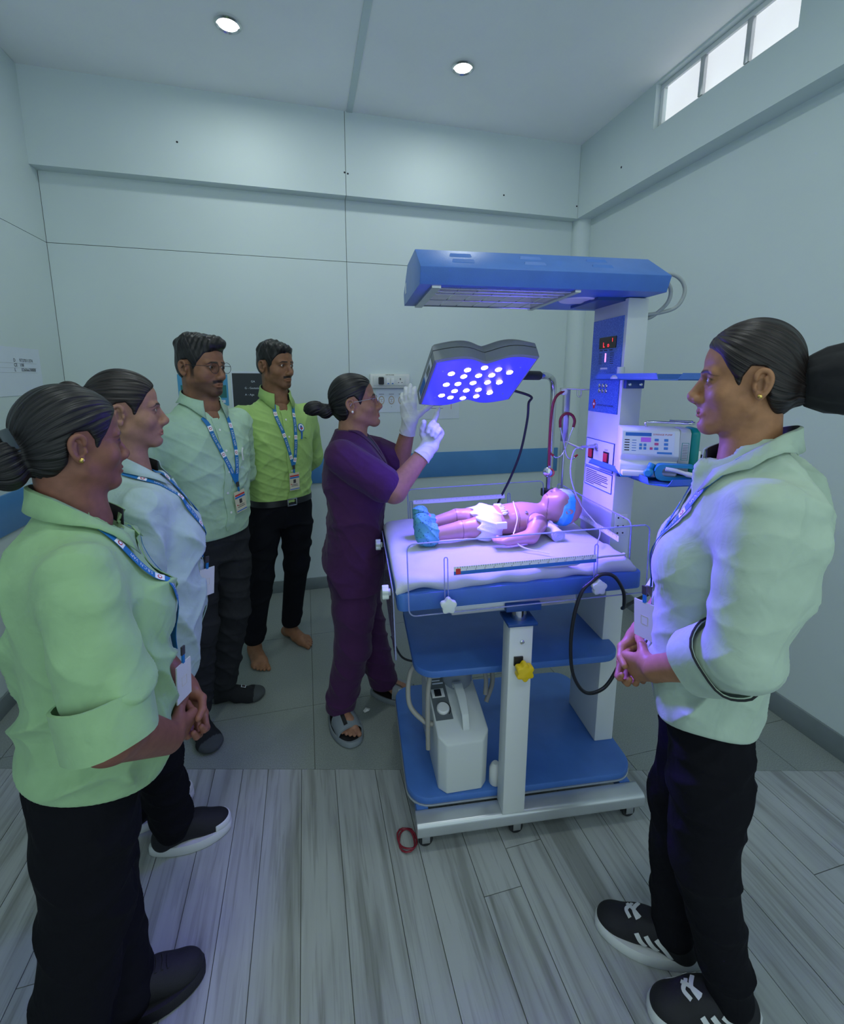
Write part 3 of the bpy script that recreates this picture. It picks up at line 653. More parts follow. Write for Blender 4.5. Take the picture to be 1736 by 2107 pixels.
for x, h, m in ((.112, .054, 'button_blue'), (.112, .040, 'button_red'), (.112, .024, 'button_blue'), (.142, .054, 'button_blue'), (.142, .040, 'button_blue'), (.142, .026, 'button_blue'), (.062, .036, 'button_blue'), (.076, .036, 'button_blue'), (.062, .024, 'button_blue'), (.076, .024, 'button_blue'), (.096, .024, 'button_red')):
    w = .0065 if x > .1 else .0045
    fpan('key', x-w, x+w, h-.0045, h+.0045, m, .0022, kp, bevel=.001)
fpan('brand_band', .115, .162, .006, .013, 'button_blue', .0013, kp)
# instruction label on the side cover
MB().bb((.078, -.0475, .07), (.1, -.0468, .13)).build('side_label', 'pump_green', sp)
MB().bb((.0795, -.0478, .0715), (.0985, -.0470, .1285)).build('side_label', 'pump_grey', sp)
for k in range(9): MB().bb((.081, -.0481, .076+k*.0056), (.097, -.0474, .0773+k*.0056)).build('label_line', 'ink', sp)
# plunger driver with latch and clamps on the front
sadd2(MB().bb((-.11, -.085, .012), (.06, -.05, .03)), 'syringe_cradle', 'pump_white', bevel=.004)
sadd2(MB().tube(bez([(-.02, -.072, .03), (-.02, -.078, .045), (-.015, -.075, .058)], 5), .011, 12), 'clamp_arm', 'pump_teal', smooth=.8)
sadd2(MB().lathe((-.028, -.10, .032), (-.35, -.94, 0), [(.006, -.02), (.012, -.004), (.015, 0), (.015, .014), (.010, .02)], 16), 'clamp_knob', 'pump_teal', smooth=.6)
ring_o = [(x, z) for x, z in rrect(-.01, .125, .006, .062, .024, 6)]
n = len(ring_o); mb = MB(); ri = rrect(.012, .112, .020, .052, .014, 6)
mb.add([(x, -.105, z) for x, z in ring_o]+[(x, -.105, z) for x, z in ri]+[(x, -.07, z) for x, z in ring_o]+[(x, -.07, z) for x, z in ri], [(i, (i+1) % n, n+(i+1) % n, n+i) for i in range(n)]+[(i, (i+1) % n, 2*n+(i+1) % n, 2*n+i) for i in range(n)]+[(n+i, n+(i+1) % n, 3*n+(i+1) % n, 3*n+i) for i in range(n)]+[(2*n+i, 2*n+(i+1) % n, 3*n+(i+1) % n, 3*n+i) for i in range(n)])
sadd2(mb, 'driver_head', 'pump_teal', smooth=.6)
sadd2(MB().bb((.0, -.1, .008), (.12, -.068, .014)), 'driver_back', 'pump_green', bevel=.002)
sadd2(MB().tube(bez([(.02, -.108, .048), (.05, -.112, .044), (.085, -.112, .034), (.105, -.11, .03)], 5), [.007]*10+[.009]*6, 10), 'lever', 'white_plastic', smooth=.8)
for x in (-.09, .0, .09): sadd2(MB().bb((x-.018, -.05, 0), (x+.018, .045, .013)), 'foot', 'pump_teal', bevel=.003)
hd = empty('carry_handle', (0, 0, 0), parent=sp)
MB().tube(bez([(-.03, -.005, .178), (-.03, -.012, .195), (.05, -.022, .196), (.11, -.03, .195), (.12, .02, .197), (.05, .03, .198)], 5), .004, 8).build('bar', 'chrome', hd, smooth=.8)
sadd2(MB().bb((.135, -.01, .06), (.15, .03, .10)), 'pole_clamp', 'steel', bevel=.003); sadd2(MB().cyl((.15, .0, .08), (.175, -.01, .08), .006), 'clamp_bolt', 'black_plastic', smooth=.6)
sadd2(MB().lathe((.172, -.01, .08), (1, -.2, 0), [(.006, 0), (.012, .006), (.02, .012), (.018, .022), (.006, .026)], 16), 'clamp_grip', 'pump_green', smooth=.7)
# clear plastic cap standing on the upper shelf
mat('plastic_cloudy', (.75, .80, .85), .3, trans=.35)
mk = MB().lathe((0, 0, 0), (0, 0, 1), [(.030, 0), (.030, .004), (.024, .011), (.0125, .016), (.0115, .038), (.009, .038), (.009, .016), (.02, .009)], 24).build('resuscitator_mask', 'plastic_cloudy', None, smooth=.6)
mk.location = wl2(.374, .16, 1.4975); tag(mk, 'small cloudy plastic mask cup standing on the upper shelf', 'mask')
# ================================================================ suction machine on the base tray
mat('suction_white', (.60, .64, .63), .4); mat('suction_grey', (.13, .15, .16), .4); mat('hose_beige', (.33, .32, .29), .45)
su = empty('suction_machine', wl2(-.150, .128, .1315), WA+math.radians(2), 'white portable suction machine with a dial, handle and hoses under the shelf', 'suction machine')
c = .026; hx, y0, y1 = .088, -.085, .24
oct_ = [(-hx+c, y0), (hx-c, y0), (hx, y0+c), (hx, y1), (-hx, y1), (-hx, y0+c)]
def xf(p, k, dy, s=1): return [(x*s, y*s+dy, k) for x, y in p]
H0, H1 = .185, .285
mb = MB(); n = 6
top = [(-hx+c, y0), (hx-c, y0), (hx, y0+c), (hx, y1), (-hx, y1), (-hx, y0+c)]
zt = [H0, H0, H0+.02, H1, H1, H0+.02]
mb.add([(x*.96, y, 0) for x, y in oct_]+[(x, y, z) for (x, y), z in zip(top, zt)], [tuple(range(6))[::-1], (6, 7, 8, 11), (8, 9, 10, 11)]+[(i, (i+1) % 6, (i+1) % 6+6, i+6) for i in range(6)])
su_b = mb.build('housing', 'suction_white', su, bevel=.006, seg=3)
sd = Vector((0, y1-(y0+c), H1-H0-.02)).normalized(); sn = Vector((0, -sd.z, sd.y)); So = Vector((-hx, y0+c, H0+.02))
def slp(name, x0, x1, h0, h1, m, t=.002, parent=None, b=0):
    mb = MB(); vs = []
    for n_ in (-.001, t):
        for x, h in ((x0, h0), (x1, h0), (x1, h1), (x0, h1)): vs.append(tuple(So+Vector((x, 0, 0))+sd*h+sn*n_))
    mb.add(vs, [(3, 2, 1, 0), (4, 5, 6, 7), (0, 1, 5, 4), (1, 2, 6, 5), (2, 3, 7, 6), (3, 0, 4, 7)]); return mb.build(name, m, parent or su, bevel=b)
cp_ = slp('control_plate', .006, .066, .05, .22, 'suction_grey')
slp('switch_plate', .010, .056, .135, .17, 'white_plastic', .004, cp_, .001); slp('rocker_switch', .020, .044, .139, .166, 'black_plastic', .007, cp_, .001)
dc = So+Vector((.038, 0, 0))+sd*.09
MB().lathe(dc, sn, [(.022, 0), (.022, .009), (.018, .013), (.004, .0135)], 24).build('dial', 'white_plastic', cp_, smooth=.6)
tk = MB(); ar = [dc+Vector((1, 0, 0))*(.027*math.cos(a))+sd*(.027*math.sin(a))+sn*.0022 for a in np.linspace(-.9, 1.6, 14)]
tk.tube([tuple(p) for p in ar], .0016, 6).build('dial_scale', 'ink', cp_)
for k, w in enumerate((.04, .03, .035)): slp('print_line', .02, .02+w, .19+k*.012, .1945+k*.012, 'paper', .0026, cp_)
# handle standing off the slope, collection jar behind
MB().loft([[tuple(So+Vector((x, 0, 0))+sd*h+sn*q) for x, q in ((.088-w, a), (.112+w, a), (.112+w, a+.014), (.088-w, a+.014))] for h, a, w in ((.005, -.01, .0), (.03, .028, .0), (.08, .044, .003), (.14, .042, .004), (.16, .03, .004), (.158, .012, .0))]).build('handle', 'suction_white', su, bevel=.003, smooth=.7)
jr = empty('jar', (0, 0, 0), parent=su)
jc = (.03, .15, H0+.02)
mat('jar_plastic', (.62, .68, .78), .08, trans=.75, ior=1.2)
MB().lathe(jc, (0, 0, 1), [(.05, 0), (.058, .01), (.06, .135), (.057, .135), (.055, .012)], 28).build('vessel', 'jar_plastic', jr, smooth=.6)
MB().lathe((jc[0], jc[1], jc[2]+.13), (0, 0, 1), [(.064, 0), (.066, .004), (.066, .018), (.06, .022), (.05, .023), (.047, .030), (.03, .032), (.004, .032)], 28).build('lid', 'suction_white', jr, smooth=.5)
MB().cyl((-.06, y0-.0005+.06, .07), (-.0605, y0+.06, .07), .004)
def hose(name, pts, r=.0085, m='hose_beige'): return MB().tube(bez(pts, 8), r, 10).build(name, m, su, smooth=.8)
hose('hose', [(-.02, .16, .375), (-.10, .13, .365), (-.155, .09, .34), (-.165, .05, .25), (-.12, .02, .20), (-.088, .01, .19)])
hose('hose', [(-.05, .12, .375), (-.088, .05, .365), (-.105, .02, .30), (-.108, .0, .16), (-.108, -.005, .11)])
hose('hose', [(.06, .15, .37), (.10, .12, .36), (.12, .08, .30), (.115, .06, .24)]); hose('hose', [(.08, .17, .37), (.135, .13, .35), (.155, .10, .27), (.12, .065, .205)])
MB().tube(bez([(-.20, .28, .37), (-.17, .2, .33), (-.11, .16, .33), (-.08, .13, .36), (-.09, .10, .385)], 6), .004, 8).build('mains_lead', 'cable_black', su, smooth=.8)
MB().tube(bez([(.08, .18, .38), (.15, .17, .37), (.17, .16, .34), (.20, .16, .30)], 6), .004, 8).build('mains_lead', 'cable_black', su, smooth=.8)
# white bottle beside the post, red lead coiled on the floor, paper scrap
bt = MB().lathe((0, 0, 0), (0, 0, 1), [(.018, 0), (.021, .004), (.021, .055), (.016, .07), (.01, .078), (.004, .079)], 20).build('plastic_bottle', 'white_plastic', None, smooth=.7)
bt.location = wl2(-.034, .064, .1315); tag(bt, 'small white plastic bottle standing behind the front post of the warmer', 'bottle')
mb = MB(); pts = []
for k in range(34):
    a = k/33*4.2*PI; r = .036+.006*math.sin(1.7*a); pts.append((r*math.cos(a)*.8, r*math.sin(a)*1.0, .0045+.0035*(k/33)*2+.003*math.sin(3*a)))
cr = mb.tube(pts, .003, 6).build('red_lead', 'rubber_maroon', None, smooth=.9); cr.location = wl2(-.345, .015, 0); tag(cr, 'coil of thin dark red lead lying by the left front caster', 'cable')
ps = MB().add([(0, 0, .002), (.022, .004, .006), (.028, .02, .002), (.008, .026, .008), (-.006, .014, .002), (.012, .013, .010)], [(0, 1, 5), (1, 2, 5), (2, 3, 5), (3, 4, 5), (4, 0, 5)]).build('paper_scrap', 'white', None, fix=False)
ps.location = (.205, 1.83, .0005); tag(ps, 'tiny crumpled white paper scrap on the grey tiles', 'paper')
# ================================================================ things on the walls
swb = empty('switchboard', (.57, YB, 1.475), 0, 'white electrical switchboard with a black plug behind the nurse', 'switchboard')
MB().bb((-.135, -.028, -.048), (.14, -.0005, .048)).build('back_box', 'white_plastic', swb, bevel=.005)
MB().bb((-.115, -.034, -.033), (.115, -.028, .036)).build('cover_plate', 'off_white', swb, bevel=.003)
for x in (-.012, .018): MB().bb((x-.012, -.038, -.022), (x+.012, -.034, .022)).build('switch', 'trim_white', swb, bevel=.002)
for x in (-.012, .018): MB().bb((x-.006, -.0385, -.020), (x+.006, -.038, -.014)).build('switch_mark', 'ink_blue', swb)
sk = MB().lathe((.072, -.034, .0), (0, -1, 0), [(.026, 0), (.026, .001)], 20).build('socket', 'white_plastic', swb)
for x, z, w, h in ((.072, .013, .005, .013), (.060, -.01, .008, .004), (.084, -.01, .008, .004)): MB().bb((x-w/2, -.0365, z-h/2), (x+w/2, -.035, z+h/2)).build('socket_hole', 'ink', sk)
pg = MB().loft([[(x*k-.062, y, z*k+.002) for x, z in rrect(-.018, .018, -.026, .026, .008, 4)] for y, k in ((-.034, 1), (-.05, 1), (-.062, .8))]).build('plug', 'black_plastic', swb, smooth=.6)
text_plane('board_lettering', 'UPS POWER', .011, 'ink', swb, (-.03, -.0282, .0375), (1, 0, 0), (0, 0, 1), off=.0004)
mat('sketch_tan', (.45, .36, .26), .8); mat('sketch_line', (.35, .25, .17), .8)
def poster(name, x0, x1, z0, z1, label, m='paper'):
    e = empty(name, ((x0+x1)/2, YB, z0), 0, label, 'poster'); w = (x1-x0)/2
    MB().bb((-w, -.0022, 0), (w, -.0004, z1-z0)).build('sheet', m, e)
    return e, w, z1-z0
def pbox(e, name, x0, x1, z0, z1, m, y=-.0028): return MB().bb((x0, y, z0), (x1, -.0021, z1)).build(name, m, e)
e, w, h = poster('face_chart', .475, .755, 1.258, 1.425, 'white paper chart with small face drawings under the switchboard')
for i, x in enumerate((-.10, -.03, .04)):
    f = MB().loft([[(x+.021*math.cos(a), y, .085+.030*math.sin(a)) for a in np.linspace(0, 2*PI, 20, endpoint=False)] for y in (-.0022, -.003)]).build('face_drawing', 'sketch_tan', e)
    MB().loft([[(x+.0155*math.cos(a), y, .085+.0235*math.sin(a)) for a in np.linspace(0, 2*PI, 20, endpoint=False)] for y in (-.003, -.0034)]).build('face_inner', 'paper', f)
    for dx, dz, a, b in ((-.006, .006, .004, .0015), (.006, .006, .004, .0015), (0, -.001, .0015, .006), (0, -.011, .006, .0015)): pbox(f, 'face_mark', x+dx-a, x+dx+a, .085+dz-b, .085+dz+b, 'sketch_line', -.0038)
    pbox(e, 'print_line', x-.018, x+.018, .125, .128, 'ink'); text_plane('chart_number', str(i+1), .010, 'ink', e, (x-.003, -.0024, .036), (1, 0, 0), (0, 0, 1))
e, w, h = poster('instruction_sheet', .76, 1.085, 1.205, 1.40, 'white instruction sheet taped to the back wall below the phototherapy lamp')
for k in range(4): pbox(e, 'print_line', -.10, .04-.01*k, .075+k*.02, .0775+k*.02, 'ink')
pbox(e, 'print_line', .10, .103, .07, .11, 'ink_red')
mat('poster_blue', (.07, .32, .58), .5); mat('poster_black', (.03, .035, .045), .5); mat('poster_green', (.02, .15, .15), .5)
e, w, h = poster('blue_poster', -.765, -.475, 1.318, 1.515, 'bright blue illustrated poster behind the man in glasses', 'poster_blue')
pbox(e, 'picture', -.13, .135, .05, .13, 'poster_green'); pbox(e, 'caption', .0, .125, .018, .036, 'paper')
for k in range(3): MB().loft([[(.03+k*.032+.008*math.cos(a)*s, y, .088+.026*math.sin(a)*s) for a in np.linspace(0, 2*PI, 10, endpoint=False)] for y, s in ((-.0026, 1), (-.0036, .8))]).build('figure_print', 'paper', e)
text_plane('caption_lettering', 'ASSESSMENT', .011, 'ink', e, (.012, -.003, .022), (1, 0, 0), (0, 0, 1), width=.10)
e, w, h = poster('black_poster', -.455, -.215, 1.27, 1.535, 'black lettered poster in a white border behind the barefoot man')
pbox(e, 'black_field', -.112, .112, .012, .253, 'poster_black')
for k, s in enumerate(('GA', 'G - Gestational', 'A - Age')): text_plane('poster_lettering', s, .018, 'paper', e, (-.04 if k else .0, -.003, .195-k*.042), (1, 0, 0), (0, 0, 1))
# notice on the left wall
ne = empty('phone_notice', (XL, 2.72, 1.405), 0, 'white notice with printed phone numbers on the left wall', 'notice')
MB().bb((.0005, -.30, 0), (.0022, .19, .235)).build('sheet', 'paper', ne)
for s, z in (('D     9737011374', .165), ('CE   108', .142), ('L       02606638888', .119)):
    text_plane('notice_lettering', s, .023, 'ink', ne, (.0023, -.045, z), (0, 1, 0), (0, 0, 1))
for z in (.158, .135, .112): MB().bb((.0022, -.25, z), (.0026, .15, z+.001)).build('rule_line', 'cable_grey', ne)
# ================================================================ IMPLICIT SURFACE TOOLS (bodies, hair, clothes)
def smin(a, b, k):
    if k <= 0: return np.minimum(a, b)
    h = np.maximum(k-np.abs(a-b), 0)/k
    return np.minimum(a, b)-h*h*k*.25
def smax(a, b, k): return -smin(-a, -b, k)
class Field:
    def __init__(s, lo, hi, h):
        s.lo = np.array(lo, float); s.h = h; s.n = np.ceil((np.array(hi)-s.lo)/h).astype(int)+1
        s.F = np.full(s.n, .2, np.float32); s.ax = [(s.lo[i]+h*np.arange(s.n[i])).astype(np.float32) for i in range(3)]
    def sl(s, lo, hi, m):
        a = np.clip(np.floor((np.array(lo)-m-s.lo)/s.h).astype(int), 0, s.n-1); b = np.clip(np.ceil((np.array(hi)+m-s.lo)/s.h).astype(int)+1, 1, s.n)
        return tuple(slice(i, max(j, i+1)) for i, j in zip(a, b))
    def put(s, prim, k=0, op='add'):
        fn, lo, hi = prim; S = s.sl(lo, hi, k+3*s.h)
        X = s.ax[0][S[0]][:, None, None]; Y = s.ax[1][S[1]][None, :, None]; Z = s.ax[2][S[2]][None, None, :]
        d = fn(X, Y, Z).astype(np.float32); A = s.F[S]
        s.F[S] = smin(A, d, k) if op == 'add' else smax(A, -d, k) if op == 'sub' else smax(A, d, k)
        return s
    def cut(s, fn, k=0):
        """keep where fn<0"""
        X = s.ax[0][:, None, None]; Y = s.ax[1][None, :, None]; Z = s.ax[2][None, None, :]
        s.F = smax(s.F, np.broadcast_to(fn(X, Y, Z), s.F.shape).astype(np.float32), k); return s
    def mesh(s):
        F = s.F.copy()
        for ax in range(3):
            sl = [slice(None)]*3
            for e in (0, -1): sl[ax] = e; F[tuple(sl)] = np.maximum(F[tuple(sl)], s.h*.5)
        I = F < 0; n = np.array(F.shape)-1
        def cs(A, o): return A[o[0]:o[0]+n[0], o[1]:o[1]+n[1], o[2]:o[2]+n[2]]
        corners = [(i, j, k) for i in (0, 1) for j in (0, 1) for k in (0, 1)]
        cnt = np.zeros(n, np.int8)
        for o in corners: cnt += cs(I, o)
        act = (cnt > 0) & (cnt < 8); idx = np.argwhere(act); N = len(idx)
        if N == 0: return np.zeros((0, 3)), np.zeros((0, 4), int)
        ids = np.full(n, -1, np.int32); ids[act] = np.arange(N)
        val = {o: F[idx[:, 0]+o[0], idx[:, 1]+o[1], idx[:, 2]+o[2]].astype(float) for o in corners}
        P = np.zeros((N, 3)); C = np.zeros(N)
        for o in corners:
            for a in range(3):
                if o[a]: continue
                q = list(o); q[a] = 1; q = tuple(q); va, vb = val[o], val[q]; m = (va < 0) != (vb < 0)
                t = np.where(m, va/np.where(m, va-vb, 1), 0)
                pt = np.tile(np.array(o, float), (N, 1)); pt[:, a] += t
                P[m] += pt[m]; C += m
        V = s.lo+s.h*(idx+P/C[:, None]); Q = []
        for a in range(3):
            b, c = (a+1) % 3, (a+2) % 3
            s0 = [slice(None)]*3; s1 = [slice(None)]*3; s0[a] = slice(0, -1); s1[a] = slice(1, None)
            ch = I[tuple(s0)] != I[tuple(s1)]; e = np.argwhere(ch)
            e = e[(e[:, b] > 0) & (e[:, c] > 0) & (e[:, b] < n[b]) & (e[:, c] < n[c])]
            if not len(e): continue
            fl = I[e[:, 0], e[:, 1], e[:, 2]]
            def g(db, dc):
                w = e.copy(); w[:, b] -= db; w[:, c] -= dc; return ids[w[:, 0], w[:, 1], w[:, 2]]
            q = np.stack([g(1, 1), g(0, 1), g(0, 0), g(1, 0)], 1)
            q[~fl] = q[~fl][:, ::-1]; Q.append(q)
        return V, np.concatenate(Q)
def vnormals(V, Q):
    n = np.cross(V[Q[:, 2]]-V[Q[:, 0]], V[Q[:, 3]]-V[Q[:, 1]]); N = np.zeros_like(V)
    for i in range(4): np.add.at(N, Q[:, i], n)
    return N/np.maximum(np.linalg.norm(N, axis=1, keepdims=True), 1e-12)
def relax(V, Q, it=1, lam=.5):
    for _ in range(it):
        S = np.zeros_like(V); c = np.zeros(len(V))
        for i in range(4):
            for j in ((i+1) % 4, (i-1) % 4): np.add.at(S, Q[:, i], V[Q[:, j]]); np.add.at(c, Q[:, i], 1)
        V = V+lam*(S/np.maximum(c, 1)[:, None]-V)
    return V
def mesh_obj(name, V, Q, m, parent, col=None, attrs=None):
    me = bpy.data.meshes.new(name); nv, nq = len(V), len(Q)
    me.vertices.add(nv); me.vertices.foreach_set('co', np.asarray(V, np.float32).ravel())
    me.loops.add(nq*4); me.loops.foreach_set('vertex_index', np.asarray(Q, np.int32).ravel())
    me.polygons.add(nq); me.polygons.foreach_set('loop_start', np.arange(0, nq*4, 4, dtype=np.int32))
    try: me.polygons.foreach_set('loop_total', np.full(nq, 4, np.int32))
    except Exception: pass
    me.polygons.foreach_set('use_smooth', np.ones(nq, bool)); me.update(calc_edges=True); me.validate()
    me.materials.append(MATS[m] if isinstance(m, str) else m)
    if col is not None:
        a = me.color_attributes.new('Col', 'FLOAT_COLOR', 'POINT'); a.data.foreach_set('color', np.concatenate([col, np.ones((nv, 1))], 1).astype(np.float32).ravel())
    for k, v in (attrs or {}).items():
        a = me.attributes.new(k, 'FLOAT', 'POINT'); a.data.foreach_set('value', np.asarray(v, np.float32))
    return link(bpy.data.objects.new(name, me), parent)
def joinm(*ms):
    V, Q, k = [], [], 0
    for v, q in ms: V.append(v); Q.append(q+k); k += len(v)
    return np.concatenate(V), np.concatenate(Q)
# primitives: (function, lo, hi)
def cone(a, b, ra, rb):
    a, b = np.array(a, float), np.array(b, float); ba = b-a; L = max(ba@ba, 1e-12)
    def fn(X, Y, Z):
        x, y, z = X-a[0], Y-a[1], Z-a[2]; t = np.clip((x*ba[0]+y*ba[1]+z*ba[2])/L, 0, 1)
        return np.sqrt((x-ba[0]*t)**2+(y-ba[1]*t)**2+(z-ba[2]*t)**2)-(ra+(rb-ra)*t)
    r = max(ra, rb); return fn, np.minimum(a, b)-r, np.maximum(a, b)+r
def ell(c, r, R=None):
    c, r = np.array(c, float), np.array(r, float)
    def fn(X, Y, Z):
        x, y, z = X-c[0], Y-c[1], Z-c[2]
        if R is not None: x, y, z = R[0][0]*x+R[1][0]*y+R[2][0]*z, R[0][1]*x+R[1][1]*y+R[2][1]*z, R[0][2]*x+R[1][2]*y+R[2][2]*z
        k0 = np.sqrt((x/r[0])**2+(y/r[1])**2+(z/r[2])**2); k1 = np.sqrt((x/r[0]**2)**2+(y/r[1]**2)**2+(z/r[2]**2)**2)
        return k0*(k0-1)/np.maximum(k1, 1e-6)
    q = r if R is None else np.full(3, r.max()); return fn, c-q, c+q
def rbox(c, hs, R, rr):
    c, hs = np.array(c, float), np.array(hs, float)-rr
    def fn(X, Y, Z):
        x, y, z = X-c[0], Y-c[1], Z-c[2]
        if R is not None: x, y, z = R[0][0]*x+R[1][0]*y+R[2][0]*z, R[0][1]*x+R[1][1]*y+R[2][1]*z, R[0][2]*x+R[1][2]*y+R[2][2]*z
        qx, qy, qz = np.abs(x)-hs[0], np.abs(y)-hs[1], np.abs(z)-hs[2]
        return np.sqrt(np.maximum(qx, 0)**2+np.maximum(qy, 0)**2+np.maximum(qz, 0)**2)+np.minimum(np.maximum(qx, np.maximum(qy, qz)), 0)-rr
    q = np.full(3, np.linalg.norm(hs)+rr); return fn, c-q, c+q
def stack(levels, e=2.3):
    """levels: (z, cx, cy, rx, ry), interpolated smoothly; closed at both ends by its levels"""
    L = np.array(sorted(levels), float); zs = L[:, 0]; zz = np.linspace(zs[0], zs[-1], 240)
    cols = []
    for j in range(1, 5):
        y = np.interp(zz, zs, L[:, j]); w = 15; ker = np.hanning(w+2)[1:-1]; ker /= ker.sum()
        cols.append(np.convolve(np.pad(y, w//2, mode='edge'), ker, 'valid'))
    def fn(X, Y, Z):
        cx, cy, rx, ry = (np.interp(Z, zz, c) for c in cols)
        q = (np.abs((X-cx)/rx)**e+np.abs((Y-cy)/ry)**e)**(1/e); d = (q-1)*np.minimum(rx, ry)
        return np.maximum(d, np.maximum(zs[0]-Z, Z-zs[-1]))
    m = L[:, 3:5].max(0); return fn, np.array([L[:, 1].min()-m[0], L[:, 2].min()-m[1], zs[0]]), np.array([L[:, 1].max()+m[0], L[:, 2].max()+m[1], zs[-1]])
def poly2(pts):
    """signed distance to a polygon in (y,z), any x"""
    P = np.array(pts, float)
    def fn(X, Y, Z):
        d = np.full(np.broadcast(Y, Z).shape, 1e9); s = np.ones(d.shape)
        for i in range(len(P)):
            a, b = P[i], P[i-1]; e = b-a; wy, wz = Y-a[0], Z-a[1]; t = np.clip((wy*e[0]+wz*e[1])/(e@e), 0, 1)
            d = np.minimum(d, (wy-e[0]*t)**2+(wz-e[1]*t)**2)
            c1, c2, c3 = Z >= a[1], Z < b[1], e[0]*wz > e[1]*wy
            fl = (c1 & c2 & c3) | (~c1 & ~c2 & ~c3); s = np.where(fl, -s, s)
        return s*np.sqrt(d)
    return fn
def folds(V, N, amp, seed, lo=28, hi=60, dirs=None, n=5, sharp=2.2):
    """cloth creases: displaced along the normal, gathered into patches"""
    rs = np.random.RandomState(seed); D = np.zeros(len(V))
    base = dirs or [(.45, .25, 1), (-.5, .3, 1), (.9, .2, .5), (-.9, .3, .4), (.2, .9, .7)]
    for i in range(n):
        d = np.array(base[i % len(base)], float)+rs.normal(size=3)*.18
        d /= np.linalg.norm(d); k = rs.uniform(lo, hi); q = rs.normal(size=3)*6
        ph = V@(d*k)+rs.uniform(0, 6)+1.9*np.sin(V@q+rs.uniform(0, 6)); m = np.clip(1.5*np.sin(V@(rs.normal(size=3)*7)+rs.uniform(0, 6))-.25, 0, 1)
        D += (1-np.abs(np.sin(ph*.5)))**sharp*m
    D = (D-D.mean())/max(D.std(), 1e-6)*.5
    return V+N*(amp*np.clip(D, -1.2, 1.6))[:, None]
def xfm(V, M): R = np.array(M.to_3x3()); t = np.array(M.translation); return V@R.T+t
def rotm(rx=0, ry=0, rz=0): return Matrix.Rotation(rz, 4, 'Z') @ Matrix.Rotation(ry, 4, 'Y') @ Matrix.Rotation(rx, 4, 'X')
def bvh_of(V, Q): return BVHTree.FromPolygons([tuple(v) for v in V], [tuple(int(i) for i in q) for q in Q])
def snap(bvh, pts, off):
    out, nn = [], []
    for p in pts:
        l, n, i, d = bvh.find_nearest(Vector(p)); out.append(np.array(l)+np.array(n)*off); nn.append(np.array(n))
    return np.array(out), np.array(nn)
class Ribbon:
    """strip lying on a surface; also carries lettering"""
    def __init__(s, bvh, ctrl, width, off=.003, n=10, smooth=4, free=False):
        pts = bez(ctrl, n)
        if free: P = np.array(pts); N = np.tile(np.array([0., 1, 0]), (len(P), 1))
        else: P, N = snap(bvh, pts, off)
        for _ in range(smooth):
            P[1:-1] = P[1:-1]*.5+.25*(P[:-2]+P[2:]); N[1:-1] = N[1:-1]*.5+.25*(N[:-2]+N[2:])
        if not free and smooth > 8:                     # smoothing may sink into the cloth: lift it out again
            for _ in range(3):
                for i, p in enumerate(P):
                    l, nn, _i, dd = bvh.find_nearest(Vector(p)); v = p-np.array(l); h = v@np.array(nn)
                    if h < off*.6: P[i] = p+np.array(nn)*(off*.6-h)
                P[1:-1] = P[1:-1]*.5+.25*(P[:-2]+P[2:])
        T = np.gradient(P, axis=0); T /= np.linalg.norm(T, axis=1)[:, None]
        S = np.cross(T, N); S /= np.linalg.norm(S, axis=1)[:, None]; N = np.cross(S, T)
        s.P, s.S, s.N, s.w = P, S, N, width; s.L = np.concatenate([[0], np.cumsum(np.linalg.norm(np.diff(P, axis=0), axis=1))])
    def build(s, name, m, parent, t=.0012):
        w = s.w/2; rings = [[tuple(p-q*w-n*t*.5), tuple(p+q*w-n*t*.5), tuple(p+q*w+n*t*.5), tuple(p-q*w+n*t*.5)] for p, q, n in zip(s.P, s.S, s.N)]
        return MB().loft(rings).build(name, m, parent, smooth=.9)
    def at(s, l):
        f = lambda A: np.array([np.interp(l, s.L, A[:, j]) for j in range(3)]); return f(s.P), f(s.S), f(s.N)
    def text(s, name, txt, l0, size, m, parent, flip=False):
        vs, fs = text_geo(txt, size); mb = MB(); out = []
        for x, y in vs:
            p, q, n = s.at(l0+(x if not flip else -x)); yy = y-size*.35; out.append(tuple(p+q*(-yy if not flip else yy)*1.0+n*.0011))
        mb.add(out, fs); o = mb.build(name, m, parent, fix=False); return o
    def patch(s, name, l0, l1, m, parent, k=1.0):
        ls = np.linspace(l0, l1, 4); A = [s.at(l) for l in ls]; w = s.w/2*k
        mb = MB(); mb.add([tuple(p-q*w+n*.0010) for p, q, n in A]+[tuple(p+q*w+n*.0010) for p, q, n in A], [(i, i+1, i+5, i+4) for i in range(3)]); return mb.build(name, m, parent, fix=False)
    def disc(s, name, l, r, m, parent, lift=.0014):
        p, q, n = s.at(l); t = np.cross(n, q); mb = MB()
        mb.add([tuple(p+(q*math.cos(a)+t*math.sin(a))*r+n*lift) for a in np.linspace(0, 2*PI, 12, endpoint=False)], [tuple(range(12))]); return mb.build(name, m, parent, fix=False)
